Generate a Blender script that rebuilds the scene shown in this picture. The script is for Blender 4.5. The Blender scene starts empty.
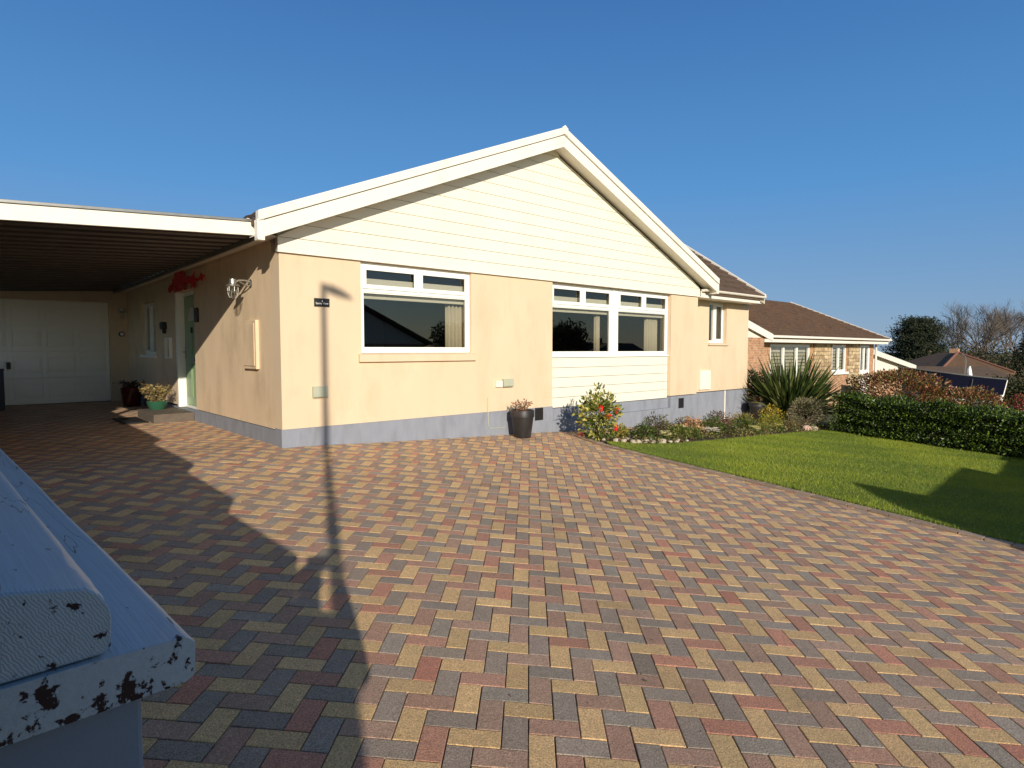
import bpy, bmesh, math, random
import numpy as np
from mathutils import Vector, Matrix, Quaternion
R = math.radians
rnd = random.Random(7)
rng = np.random.default_rng(11)
scene = bpy.context.scene
col = scene.collection
# ------------------------------------------------------------------ camera
cam = bpy.data.objects.new('camera', bpy.data.cameras.new('camera'))
col.objects.link(cam)
CAM = Vector((-2.85, -7.40, 1.19))
HEAD = R(41.8)
PITCH = math.atan(34 / 610)
cam.location = CAM
cam.rotation_euler = (math.pi / 2 - PITCH, 0, -HEAD)
cam.data.sensor_width = 36
cam.data.lens = 610 / 1024 * 36
cam.data.clip_start = 0.05
cam.data.clip_end = 3000
scene.camera = cam
# ------------------------------------------------------------------ light
SUN_EL = R(18.2)
SX, SY = .408, .913
world = bpy.data.worlds.new('World')
scene.world = world
world.use_nodes = True
wn = world.node_tree.nodes
sky = wn.new('ShaderNodeTexSky')
sky.sky_type = 'NISHITA'
sky.sun_disc = False
sky.sun_elevation = SUN_EL
sky.sun_rotation = math.atan2(-SX, -SY)
sky.altitude = 50
sky.air_density = 1.0
sky.dust_density = 0.15
sky.ozone_density = 3.0
bg = wn['Background']
bg.inputs['Strength'].default_value = 0.115
hs = wn.new('ShaderNodeHueSaturation')
hs.inputs['Saturation'].default_value = .95
world.node_tree.links.new(sky.outputs[0], hs.inputs['Color'])
# the low sky is a pale grey blue rather than yellow
wtc = wn.new('ShaderNodeTexCoord'); wsp = wn.new('ShaderNodeSeparateXYZ'); wmr = wn.new('ShaderNodeMapRange'); wmx = wn.new('ShaderNodeMix')
wmx.data_type = 'RGBA'; wmr.interpolation_type = 'SMOOTHSTEP'
wmr.inputs['From Min'].default_value = .85; wmr.inputs['From Max'].default_value = .5; wmr.inputs['To Max'].default_value = .85
wcr = wn.new('ShaderNodeValToRGB')
K = .115
wcr.color_ramp.elements[0].position = 0.0; wcr.color_ramp.elements[0].color = (.21, .34, .53, 1)
wcr.color_ramp.elements[1].position = .55; wcr.color_ramp.elements[1].color = (.030, .145, .42, 1)
e_ = wcr.color_ramp.elements.new(.24); e_.color = (.080, .285, .63, 1)
wsc = wn.new('ShaderNodeVectorMath'); wsc.operation = 'SCALE'; wsc.inputs['Scale'].default_value = 1 / K
wl_n = world.node_tree.links.new
wl_n(wtc.outputs['Generated'], wsp.inputs[0]); wl_n(wsp.outputs[2], wmr.inputs['Value']); 
wdt = wn.new('ShaderNodeVectorMath'); wdt.operation = 'DOT_PRODUCT'; wdt.inputs[1].default_value = (SX, SY, 0)
wm2 = wn.new('ShaderNodeMapRange'); wm2.interpolation_type = 'SMOOTHSTEP'; wm2.inputs['From Min'].default_value = -.45; wm2.inputs['From Max'].default_value = .35
wmm = wn.new('ShaderNodeMath'); wmm.operation = 'MULTIPLY'
wl_n(wtc.outputs['Generated'], wdt.inputs[0]); wl_n(wdt.outputs['Value'], wm2.inputs['Value']); wl_n(wmr.outputs[0], wmm.inputs[0]); wl_n(wm2.outputs[0], wmm.inputs[1])
wl_n(wmm.outputs[0], wmx.inputs['Factor'])
wl_n(wsp.outputs[2], wcr.inputs[0]); wl_n(wcr.outputs[0], wsc.inputs[0])
wl_n(hs.outputs[0], wmx.inputs['A']); wl_n(wsc.outputs[0], wmx.inputs['B'])
wl_n(wmx.outputs['Result'], bg.inputs[0])
sl = bpy.data.lights.new('sun', 'SUN')
sl.energy = 5.0
sl.angle = R(0.5)
sl.color = (1.0, 0.895, 0.765)
so = bpy.data.objects.new('sun', sl)
col.objects.link(so)
so.rotation_euler = Vector((SX * math.cos(SUN_EL), SY * math.cos(SUN_EL), -math.sin(SUN_EL))).to_track_quat('-Z', 'Y').to_euler()
so.location = (-8, -18, 8)
vs = scene.view_settings
vs.view_transform = 'Standard'
vs.look = 'None'
vs.gamma = 1
vs.exposure = 0.0
vs.use_curve_mapping = False

# ------------------------------------------------------------------ helpers
def srgb(r, g, b):
    f = lambda c: (c / 255 / 12.92) if c / 255 <= .04045 else ((c / 255 + .055) / 1.055) ** 2.4
    return (f(r), f(g), f(b))

class Nodes:
    def __init__(s, m):
        s.t = m.node_tree; s.n = s.t.nodes; s.l = s.t.links
    def new(s, typ, **kw):
        n = s.n.new(typ)
        for k, v in kw.items():
            if k in n.inputs: n.inputs[k].default_value = v
            else: setattr(n, k, v)
        return n
    def link(s, a, b): s.l.new(a, b)

def mat(name, color, rough=.6, noise=0.0, nscale=8.0, bump=0.0, bscale=60.0, bdist=.01, metallic=0.0, spec=.5,
        attr=None, speck=0.0, stain=None, sscale=2.0, sstr=.3, stretch=None, sub=0.0):
    m = bpy.data.materials.new(name); m.use_nodes = True
    N = Nodes(m); b = N.n['Principled BSDF']
    b.inputs['Roughness'].default_value = rough
    b.inputs['Metallic'].default_value = metallic
    b.inputs['Specular IOR Level'].default_value = spec
    tc = N.new('ShaderNodeTexCoord')
    vec = tc.outputs['Object']
    if stretch:
        mp = N.new('ShaderNodeMapping'); mp.inputs['Scale'].default_value = stretch
        N.link(vec, mp.inputs['Vector']); vec = mp.outputs[0]
    if attr:
        a = N.new('ShaderNodeAttribute'); a.attribute_name = attr; c = a.outputs['Color']
    else:
        rgb = N.new('ShaderNodeRGB'); rgb.outputs[0].default_value = (*color, 1); c = rgb.outputs[0]
    if noise:
        n = N.new('ShaderNodeTexNoise', Scale=nscale, Detail=6.0, Roughness=.6); N.link(vec, n.inputs['Vector'])
        mr = N.new('ShaderNodeMapRange'); mr.inputs['From Min'].default_value = .25; mr.inputs['From Max'].default_value = .75
        mr.inputs['To Min'].default_value = 1 - noise; mr.inputs['To Max'].default_value = 1 + noise
        N.link(n.outputs['Fac'], mr.inputs['Value'])
        mx = N.new('ShaderNodeVectorMath'); mx.operation = 'SCALE'
        N.link(c, mx.inputs[0]); N.link(mr.outputs[0], mx.inputs['Scale']); c = mx.outputs[0]
    if speck:
        n = N.new('ShaderNodeTexNoise', Scale=150.0, Detail=4.0, Roughness=.85); N.link(tc.outputs['Object'], n.inputs['Vector'])
        mr = N.new('ShaderNodeMapRange'); mr.inputs['From Min'].default_value = .35; mr.inputs['From Max'].default_value = .68
        mr.inputs['To Min'].default_value = 1 - speck; mr.inputs['To Max'].default_value = 1 + speck
        N.link(n.outputs['Fac'], mr.inputs['Value'])
        mx = N.new('ShaderNodeVectorMath'); mx.operation = 'SCALE'
        N.link(c, mx.inputs[0]); N.link(mr.outputs[0], mx.inputs['Scale']); c = mx.outputs[0]
    if stain:
        n = N.new('ShaderNodeTexNoise', Scale=sscale, Detail=8.0, Roughness=.65); N.link(vec, n.inputs['Vector'])
        mr = N.new('ShaderNodeMapRange'); mr.inputs['From Min'].default_value = .5; mr.inputs['From Max'].default_value = .75
        mr.inputs['To Max'].default_value = sstr
        N.link(n.outputs['Fac'], mr.inputs['Value'])
        mx = N.new('ShaderNodeMix'); mx.data_type = 'RGBA'
        N.link(mr.outputs[0], mx.inputs['Factor']); N.link(c, mx.inputs['A']); mx.inputs['B'].default_value = (*stain, 1); c = mx.outputs['Result']
    N.link(c, b.inputs['Base Color'])
    if bump:
        n = N.new('ShaderNodeTexNoise', Scale=bscale, Detail=5.0, Roughness=.65); N.link(vec, n.inputs['Vector'])
        bp = N.new('ShaderNodeBump', Strength=bump, Distance=bdist); N.link(n.outputs['Fac'], bp.inputs['Height'])
        N.link(bp.outputs[0], b.inputs['Normal'])
    if sub:
        tr = N.new('ShaderNodeBsdfTranslucent'); N.link(c, tr.inputs[0])
        mx = N.new('ShaderNodeMixShader'); mx.inputs[0].default_value = sub
        N.link(b.outputs[0], mx.inputs[1]); N.link(tr.outputs[0], mx.inputs[2])
        N.link(mx.outputs[0], N.n['Material Output'].inputs[0])
    return m

def glass_mat(name, tint=(.90, .90, .88), refl=1.5, rough=0.0):
    m = bpy.data.materials.new(name); m.use_nodes = True
    N = Nodes(m); out = N.n['Material Output']; N.n.remove(N.n['Principled BSDF'])
    t = N.new('ShaderNodeBsdfTransparent'); t.inputs[0].default_value = (*tint, 1)
    g = N.new('ShaderNodeBsdfGlossy'); g.inputs['Roughness'].default_value = rough
    ge = N.new('ShaderNodeNewGeometry'); dt = N.new('ShaderNodeVectorMath'); dt.operation = 'DOT_PRODUCT'
    N.link(ge.outputs['Incoming'], dt.inputs[0]); N.link(ge.outputs['Normal'], dt.inputs[1])
    ab = N.new('ShaderNodeMath'); ab.operation = 'ABSOLUTE'; N.link(dt.outputs['Value'], ab.inputs[0])
    om = N.new('ShaderNodeMath'); om.operation = 'SUBTRACT'; om.inputs[0].default_value = 1; N.link(ab.outputs[0], om.inputs[1])
    pw = N.new('ShaderNodeMath'); pw.operation = 'POWER'; pw.inputs[1].default_value = 5; N.link(om.outputs[0], pw.inputs[0])
    f = N.new('ShaderNodeMath'); f.operation = 'MULTIPLY_ADD'; f.inputs[1].default_value = .95; f.inputs[2].default_value = .045; N.link(pw.outputs[0], f.inputs[0])
    mu = N.new('ShaderNodeMath'); mu.operation = 'MULTIPLY'; mu.use_clamp = True; mu.inputs[1].default_value = refl
    N.link(f.outputs[0], mu.inputs[0])
    mx = N.new('ShaderNodeMixShader')
    N.link(mu.outputs[0], mx.inputs[0]); N.link(t.outputs[0], mx.inputs[1]); N.link(g.outputs[0], mx.inputs[2])
    N.link(mx.outputs[0], out.inputs[0])
    return m

class MB:
    """collects shapes into one mesh"""
    def __init__(s, tf=None): s.v = []; s.f = []; s.tf = tf; s.mi = []; s.cur = 0; s.c = []; s.col = None
    def add(s, vs_, fs_):
        o = len(s.v)
        s.v += [tuple(s.tf(p)) if s.tf else tuple(p) for p in vs_]
        for f in fs_:
            s.f.append(tuple(i + o for i in f)); s.mi.append(s.cur); s.c.append(s.col)
        return s
    def box(s, x0, x1, y0, y1, z0, z1):
        v = [(x, y, z) for x in (x0, x1) for y in (y0, y1) for z in (z0, z1)]
        return s.add(v, [(0, 1, 3, 2), (4, 6, 7, 5), (0, 4, 5, 1), (2, 3, 7, 6), (0, 2, 6, 4), (1, 5, 7, 3)])
    def prism_y(s, poly, y0, y1):
        n = len(poly); v = [(x, y0, z) for x, z in poly] + [(x, y1, z) for x, z in poly]
        return s.add(v, [tuple(range(n)), tuple(range(2 * n - 1, n - 1, -1))] + [(i, i + n, (i + 1) % n + n, (i + 1) % n) for i in range(n)])
    def prism_x(s, poly, x0, x1):
        n = len(poly); v = [(x0, y, z) for y, z in poly] + [(x1, y, z) for y, z in poly]
        return s.add(v, [tuple(range(n)), tuple(range(2 * n - 1, n - 1, -1))] + [(i, i + n, (i + 1) % n + n, (i + 1) % n) for i in range(n)])
    def prism_z(s, poly, z0, z1):
        n = len(poly); v = [(x, y, z0) for x, y in poly] + [(x, y, z1) for x, y in poly]
        return s.add(v, [tuple(range(n - 1, -1, -1)), tuple(range(n, 2 * n))] + [(i, (i + 1) % n, (i + 1) % n + n, i + n) for i in range(n)])
    def tube(s, pts, rads, n=8, cap=True):
        pts = [Vector(p) for p in pts]
        if not hasattr(rads, '__len__'): rads = [rads] * len(pts)
        v = []; up = None
        for i, p in enumerate(pts):
            d = (pts[min(i + 1, len(pts) - 1)] - pts[max(i - 1, 0)]).normalized()
            if up is None: up = d.orthogonal().normalized()
            up = (up - d * up.dot(d)).normalized(); w = d.cross(up)
            for k in range(n):
                a = 2 * math.pi * k / n
                v.append(p + (up * math.cos(a) + w * math.sin(a)) * rads[i])
        f = [(i * n + k, i * n + (k + 1) % n, (i + 1) * n + (k + 1) % n, (i + 1) * n + k) for i in range(len(pts) - 1) for k in range(n)]
        if cap: f += [tuple(range(n - 1, -1, -1)), tuple(range((len(pts) - 1) * n, len(pts) * n))]
        return s.add(v, f)
    def lathe(s, prof, cx, cy, n=28, z=0.0, cap=True):
        v = [(cx + r * math.cos(2 * math.pi * k / n), cy + r * math.sin(2 * math.pi * k / n), z + h) for r, h in prof for k in range(n)]
        f = [(i * n + k, i * n + (k + 1) % n, (i + 1) * n + (k + 1) % n, (i + 1) * n + k) for i in range(len(prof) - 1) for k in range(n)]
        if cap: f += [tuple(range(n - 1, -1, -1)), tuple(range((len(prof) - 1) * n, len(prof) * n))]
        return s.add(v, f)
    def build(s, name, m, parent=None, bevel=0, smooth=False, label=None, base=None, recalc=True):
        me = bpy.data.meshes.new(name)
        V = np.array(s.v, dtype=float)
        if parent is not None: org = wl(parent)
        elif base is not None: org = Vector(base)
        else: org = Vector(((V[:, 0].min() + V[:, 0].max()) / 2, (V[:, 1].min() + V[:, 1].max()) / 2, V[:, 2].min()))
        V = V - np.array(org)
        me.from_pydata(V.tolist(), [], s.f)
        ms = m if isinstance(m, (list, tuple)) else [m]
        for x in ms: me.materials.append(x)
        if len(ms) > 1: me.polygons.foreach_set('material_index', s.mi)
        if any(c is not None for c in s.c):
            a = me.color_attributes.new('col', 'FLOAT_COLOR', 'CORNER')
            cc = []
            for p in me.polygons: cc += list((*s.c[p.index], 1)) * p.loop_total
            a.data.foreach_set('color', cc)
        if recalc:
            bm = bmesh.new(); bm.from_mesh(me); bmesh.ops.recalc_face_normals(bm, faces=bm.faces); bm.to_mesh(me); bm.free()
        if smooth:
            me.polygons.foreach_set('use_smooth', [True] * len(me.polygons))
            try: me.set_sharp_from_angle(angle=R(40))
            except Exception: pass
        o = bpy.data.objects.new(name, me); col.objects.link(o)
        if parent is not None: o.parent = parent
        else: o.location = org
        if bevel:
            b = o.modifiers.new('bevel', 'BEVEL'); b.width = bevel; b.segments = 2; b.limit_method = 'ANGLE'; b.angle_limit = R(40)
        if label: o['label'] = label
        return o

def wl(o):
    p = Vector(o.location)
    while o.parent: o = o.parent; p += Vector(o.location)
    return p

def tag(o, label=None, cat=None, group=None, kind=None):
    if label: o['label'] = label
    if cat: o['category'] = cat
    if group: o['group'] = group
    if kind: o['kind'] = kind
    return o

def empty(name, loc, label, cat, group=None):
    o = bpy.data.objects.new(name, None); col.objects.link(o); o.location = loc
    o.empty_display_size = .1
    return tag(o, label, cat, group)

def copy_tree(o, parent=None):
    c = o.copy(); col.objects.link(c)
    if parent: c.parent = parent
    for ch in list(o.children): copy_tree(ch, c)
    return c

def npmesh(name, V, F, m, parent=None, colors=None, org=(0, 0, 0), smooth=False):
    """fast mesh from numpy: V (n,3), F (m,k) all the same k; colors per face"""
    me = bpy.data.meshes.new(name)
    V = np.asarray(V, float) - np.array(org)
    n, k = len(F), F.shape[1]
    me.vertices.add(len(V)); me.vertices.foreach_set('co', V.ravel())
    me.loops.add(n * k); me.loops.foreach_set('vertex_index', F.ravel().astype(np.int32))
    me.polygons.add(n); me.polygons.foreach_set('loop_start', np.arange(0, n * k, k, dtype=np.int32))
    me.polygons.foreach_set('loop_total', np.full(n, k, dtype=np.int32))
    if smooth: me.polygons.foreach_set('use_smooth', np.ones(n, bool))
    me.update(calc_edges=True)
    if not smooth: me.shade_flat()
    me.materials.append(m)
    if colors is not None:
        a = me.color_attributes.new('col', 'FLOAT_COLOR', 'CORNER')
        cc = np.ones((n * k, 4)); cc[:, :3] = np.repeat(colors, k, axis=0)
        a.data.foreach_set('color', cc.ravel())
    o = bpy.data.objects.new(name, me); col.objects.link(o)
    if parent is not None: o.parent = parent
    else: o.location = org
    return o

# ground height: one tilted plane in front of the house, level under the carport, falling away on the right
GX, GY, G0 = -0.0464985, 0.0539156, -0.0115457
def sst(t): t = np.clip(t, 0, 1); return t * t * (3 - 2 * t)
def gz(x, y):
    x = np.asarray(x, float); y = np.asarray(y, float)
    xs = np.clip(x, -8, None)
    xs = np.where(xs > 30, 30 + (xs - 30) * 1.35, xs); xs = np.minimum(xs, 95)
    p = G0 + GX * xs + GY * np.clip(y, -9.5, 8)
    w = sst((y + .6) / 1.4) * sst((1.4 - x) / 1.4)
    return p * (1 - w)
def g(x, y): return float(gz(x, y))

# ------------------------------------------------------------------ materials
M = {}
M['render'] = mat('cream_render', srgb(218, 196, 164), .85, noise=.05, nscale=1.6, bump=.35, bscale=140, bdist=.006, stain=srgb(188, 160, 124), sscale=2.4, sstr=.36, stretch=(1.1, 1.1, .4))
M['render_side'] = mat('cream_render_weathered', srgb(222, 198, 164), .88, noise=.08, nscale=2.0, bump=.5, bscale=90, bdist=.007, stain=srgb(168, 146, 114), sscale=1.3, sstr=.5, stretch=(1.5, 1.5, .8))
M['plinth'] = mat('grey_blue_plinth_paint', srgb(138, 143, 152), .8, noise=.1, nscale=4, bump=.4, bscale=120, bdist=.006, stain=srgb(96, 96, 100), sscale=1.8, sstr=.5, stretch=(2, 2, .7))
M['clad'] = mat('cream_plastic_cladding', srgb(236, 230, 210), .42, noise=.025, nscale=1.2, stain=srgb(214, 204, 168), sscale=.9, sstr=.2)
M['trim'] = mat('white_plastic_trim', srgb(238, 232, 216), .38, noise=.03, nscale=2, stain=srgb(190, 180, 155), sscale=2.5, sstr=.25)
M['upvc'] = mat('white_window_plastic', srgb(242, 242, 234), .3, noise=.015, nscale=3)
M['groove'] = mat('dark_shadow_gap', srgb(150, 152, 144), .8)
M['tile'] = mat('brown_concrete_roof_tile', srgb(96, 76, 58), .9, noise=.25, nscale=9, bump=.5, bscale=80, bdist=.01, stain=srgb(70, 66, 50), sscale=2, sstr=.6)
M['tile2'] = mat('neighbour_brown_roof_tile', srgb(102, 76, 52), .9, noise=.3, nscale=5, bump=.5, bscale=60, bdist=.01, stain=srgb(74, 58, 44), sscale=1.2, sstr=.6)
M['ceil'] = mat('dark_brown_metal_sheet', srgb(80, 71, 65), .65, noise=.2, nscale=3)
M['glass'] = glass_mat('window_glass')
M['jar'] = glass_mat('lantern_glass', (.9, .9, .86), 1.5)
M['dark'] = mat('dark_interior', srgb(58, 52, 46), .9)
M['blind'] = mat('cream_blind_fabric', srgb(208, 204, 184), .8, noise=.04, nscale=10)
M['curtain'] = mat('pale_curtain_fabric', srgb(214, 206, 180), .85, noise=.05, nscale=12, sub=.3)
M['green_door'] = mat('sage_green_door_paint', srgb(140, 166, 122), .4, noise=.05, nscale=5)
M['garage_door'] = mat('white_garage_door_paint', srgb(240, 236, 224), .45, noise=.04, nscale=40, bump=.15, bscale=200, bdist=.002, stretch=(.3, 1, 4))
M['black'] = mat('black_plastic', srgb(34, 33, 33), .5, noise=.15, nscale=12)
M['pot'] = mat('black_resin_pot', srgb(40, 37, 37), .5, noise=.25, nscale=7, stain=srgb(84, 72, 64), sscale=4, sstr=.5)
M['redpot'] = mat('oxblood_glazed_pot', srgb(70, 18, 16), .18, noise=.2, nscale=5)
M['greenbowl'] = mat('green_glazed_bowl', srgb(44, 88, 66), .22, noise=.12, nscale=8)
M['soil'] = mat('dark_soil', srgb(64, 50, 38), .95, noise=.35, nscale=14, bump=.8, bscale=40, bdist=.03)
M['red'] = mat('red_painted_metal', srgb(210, 18, 26), .4, noise=.08, nscale=12)
M['galv'] = mat('galvanised_metal', srgb(168, 166, 158), .38, metallic=.85, noise=.12, nscale=18)
M['grey_box'] = mat('grey_green_plastic', srgb(176, 180, 158), .5, noise=.05)
M['paver'] = mat('block_paver', (1, 1, 1), .85, attr='col', noise=.10, nscale=30, speck=.6, bump=.9, bscale=170, bdist=.006, stain=(.10, .085, .06), sscale=1.1, sstr=.30)
M['sand'] = mat('dark_joint_sand', srgb(60, 50, 40), .95, noise=.3, nscale=60, bump=.6, bscale=150, bdist=.005, stain=srgb(70, 84, 34), sscale=2.2, sstr=.8)
M['kerb'] = mat('weathered_concrete_edging', srgb(128, 112, 96), .9, noise=.22, nscale=14, bump=.6, bscale=120, bdist=.005, speck=.25)
M['step'] = mat('grey_stone_step', srgb(96, 86, 74), .75, noise=.2, nscale=9, bump=.3, bscale=70)
M['lawn'] = mat('lawn_turf', srgb(92, 106, 32), .95, noise=.3, nscale=5, bump=.6, bscale=60, bdist=.02)
M['grass'] = mat('grass_blades', (1, 1, 1), .55, attr='col', sub=.35)
M['leaf'] = mat('leaves', (1, 1, 1), .4, attr='col', sub=.25)
M['leaf_dry'] = mat('matt_leaves', (1, 1, 1), .8, attr='col', sub=.2)
M['bark'] = mat('bark', srgb(92, 78, 64), .95, noise=.3, nscale=12, bump=.6, bscale=30, bdist=.02)
M['twig'] = mat('bare_twigs', srgb(98, 88, 78), .9, noise=.15, nscale=3)
M['stone'] = mat('pale_garden_stone', srgb(186, 172, 150), .85, noise=.3, nscale=14, bump=.5, bscale=40, bdist=.01)
M['terrain'] = mat('rough_ground', srgb(84, 88, 44), .95, noise=.35, nscale=.5)
M['asphalt'] = mat('asphalt', srgb(66, 66, 68), .9, noise=.15, nscale=20, bump=.4, bscale=200, bdist=.004)
M['pavement'] = mat('pavement_concrete', srgb(132, 126, 118), .9, noise=.12, nscale=6, bump=.3, bscale=120, bdist=.003)
M['navy'] = mat('navy_gloss_hull', srgb(10, 12, 34), .2, noise=.08, nscale=2)
M['wood_fence'] = mat('weathered_fence_timber', srgb(126, 98, 70), .9, noise=.25, nscale=6, stretch=(8, 8, .6), bump=.4, bscale=30, bdist=.004)
M['skin'] = mat('skin', srgb(200, 150, 122), .55, noise=.05, nscale=14, sub=.05)
M['jacket'] = mat('navy_jacket', srgb(36, 44, 62), .85, noise=.15, nscale=9, bump=.3, bscale=40)
M['jeans'] = mat('blue_jeans', srgb(46, 60, 88), .9, noise=.2, nscale=30)
M['hair'] = mat('brown_hair', srgb(64, 44, 30), .7, noise=.2, nscale=40, stretch=(1, 1, 4))
M['steel_post'] = mat('grey_lamp_column', srgb(120, 124, 124), .5, metallic=.4, noise=.1)

def brick_mat(name, c1, c2, mortar, scale, bw=.5, rh=.25, off=.5, ms=.02, nz=.25, face='xz'):
    m = bpy.data.materials.new(name); m.use_nodes = True
    N = Nodes(m); b = N.n['Principled BSDF']; b.inputs['Roughness'].default_value = .9
    tc = N.new('ShaderNodeTexCoord'); sp = N.new('ShaderNodeSeparateXYZ'); cb = N.new('ShaderNodeCombineXYZ')
    N.link(tc.outputs['Object'], sp.inputs[0])
    ad = N.new('ShaderNodeMath'); N.link(sp.outputs[0], ad.inputs[0]); N.link(sp.outputs[1], ad.inputs[1])
    N.link(ad.outputs[0], cb.inputs[0]); N.link(sp.outputs[2], cb.inputs[1])
    t = N.new('ShaderNodeTexBrick', Scale=scale); t.offset = off
    t.inputs['Color1'].default_value = (*c1, 1); t.inputs['Color2'].default_value = (*c2, 1); t.inputs['Mortar'].default_value = (*mortar, 1)
    t.inputs['Mortar Size'].default_value = ms; t.inputs['Brick Width'].default_value = bw; t.inputs['Row Height'].default_value = rh
    N.link(cb.outputs[0], t.inputs[0])
    n = N.new('ShaderNodeTexNoise', Scale=7.0, Detail=5.0); N.link(cb.outputs[0], n.inputs['Vector'])
    mr = N.new('ShaderNodeMapRange'); mr.inputs['From Min'].default_value = .3; mr.inputs['From Max'].default_value = .7
    mr.inputs['To Min'].default_value = 1 - nz; mr.inputs['To Max'].default_value = 1 + nz; N.link(n.outputs[0], mr.inputs[0])
    v = N.new('ShaderNodeVectorMath'); v.operation = 'SCALE'; N.link(t.outputs[0], v.inputs[0]); N.link(mr.outputs[0], v.inputs['Scale'])
    N.link(v.outputs[0], b.inputs['Base Color'])
    bp = N.new('ShaderNodeBump', Strength=.6, Distance=.01); bp.invert = True; N.link(t.outputs['Fac'], bp.inputs['Height']); N.link(bp.outputs[0], b.inputs['Normal'])
    return m
M['brick'] = brick_mat('orange_brick', srgb(190, 142, 104), srgb(164, 120, 86), srgb(186, 170, 146), 1.0, .225, .075, .5, .006)
M['stonewall'] = brick_mat('rubble_stone', srgb(208, 188, 146), srgb(158, 130, 96), srgb(126, 110, 90), 1.0, .34, .15, .37, .012, .4)

# peeling white paint over dark wood
def paint_mat():
    m = bpy.data.materials.new('peeling_white_painted_timber'); m.use_nodes = True
    N = Nodes(m); b = N.n['Principled BSDF']
    tc = N.new('ShaderNodeTexCoord'); mp = N.new('ShaderNodeMapping'); mp.inputs['Scale'].default_value = (1, .4, 1)
    N.link(tc.outputs['Object'], mp.inputs[0])
    # patches
    n = N.new('ShaderNodeTexNoise', Scale=32.0, Detail=9.0, Roughness=.7); N.link(mp.outputs[0], n.inputs['Vector'])
    # more peeling on the end grain and edges of the lower board
    sp = N.new('ShaderNodeSeparateXYZ'); N.link(tc.outputs['Object'], sp.inputs[0])
    dz = N.new('ShaderNodeMapRange'); dz.inputs['From Min'].default_value = .075; dz.inputs['From Max'].default_value = .0
    dz.inputs['To Min'].default_value = .02; dz.inputs['To Max'].default_value = .10; N.link(sp.outputs[2], dz.inputs[0])
    dy = N.new('ShaderNodeMapRange'); dy.inputs['From Min'].default_value = .03; dy.inputs['From Max'].default_value = .0
    dy.inputs['To Min'].default_value = 0; dy.inputs['To Max'].default_value = 1; N.link(sp.outputs[1], dy.inputs[0])
    mu = N.new('ShaderNodeMath'); mu.operation = 'MULTIPLY'; N.link(dz.outputs[0], mu.inputs[0]); N.link(dy.outputs[0], mu.inputs[1])
    ad = N.new('ShaderNodeMath'); N.link(n.outputs['Fac'], ad.inputs[0]); N.link(mu.outputs[0], ad.inputs[1])
    dn = N.new('ShaderNodeMath'); dn.operation = 'MULTIPLY_ADD'; dn.inputs[1].default_value = .06; dn.inputs[2].default_value = -.06; N.link(dy.outputs[0], dn.inputs[0])
    a2 = N.new('ShaderNodeMath'); N.link(ad.outputs[0], a2.inputs[0]); N.link(dn.outputs[0], a2.inputs[1]); ad = a2
    cr = N.new('ShaderNodeMapRange'); cr.inputs['From Min'].default_value = .606; cr.inputs['From Max'].default_value = .618
    N.link(ad.outputs[0], cr.inputs[0])
    # grain cracks
    w = N.new('ShaderNodeTexWave', Scale=80.0, Distortion=7.0, Detail=6.0); w.inputs['Detail Scale'].default_value = 1.2; w.bands_direction = 'X'
    mp2 = N.new('ShaderNodeMapping'); mp2.inputs['Scale'].default_value = (1, .06, 1.4); mp2.inputs['Rotation'].default_value = (0, R(22), 0)
    N.link(tc.outputs['Object'], mp2.inputs[0]); N.link(mp2.outputs[0], w.inputs[0])
    n3 = N.new('ShaderNodeTexNoise', Scale=3.0, Detail=3.0, Roughness=.4)
    mp3 = N.new('ShaderNodeMapping'); mp3.inputs['Scale'].default_value = (8, .7, 4); N.link(tc.outputs['Object'], mp3.inputs[0]); N.link(mp3.outputs[0], n3.inputs['Vector'])
    ck = N.new('ShaderNodeMapRange'); ck.inputs['From Min'].default_value = .005; ck.inputs['From Max'].default_value = .0
    sb = N.new('ShaderNodeMath'); sb.operation = 'SUBTRACT'; N.link(n3.outputs[0], sb.inputs[0]); sb.inputs[1].default_value = .565
    ab = N.new('ShaderNodeMath'); ab.operation = 'ABSOLUTE'; N.link(sb.outputs[0], ab.inputs[0]); N.link(ab.outputs[0], ck.inputs[0])
    mxx = N.new('ShaderNodeMath'); mxx.operation = 'MAXIMUM'; N.link(cr.outputs[0], mxx.inputs[0])
    m5 = N.new('ShaderNodeMath'); m5.operation = 'MULTIPLY'; m5.inputs[1].default_value = .75; mny = N.new('ShaderNodeMath'); mny.operation = 'SUBTRACT'; mny.inputs[0].default_value = 1; N.link(dy.outputs[0], mny.inputs[1]); mq = N.new('ShaderNodeMath'); mq.operation = 'MULTIPLY'; N.link(mny.outputs[0], mq.inputs[0]); N.link(ck.outputs[0], mq.inputs[1]); N.link(mq.outputs[0], m5.inputs[0]); N.link(m5.outputs[0], mxx.inputs[1])
    gn = N.new('ShaderNodeTexNoise', Scale=1.0, Detail=9.0, Roughness=.7); mp4 = N.new('ShaderNodeMapping'); mp4.inputs['Scale'].default_value = (85, 2.2, 85)
    N.link(tc.outputs['Object'], mp4.inputs[0]); N.link(mp4.outputs[0], gn.inputs['Vector'])
    gm = N.new('ShaderNodeMix'); gm.data_type = 'FLOAT'
    gmr = N.new('ShaderNodeMapRange'); gmr.inputs['From Min'].default_value = .3; gmr.inputs['From Max'].default_value = .7; N.link(gn.outputs[0], gmr.inputs[0])
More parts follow.
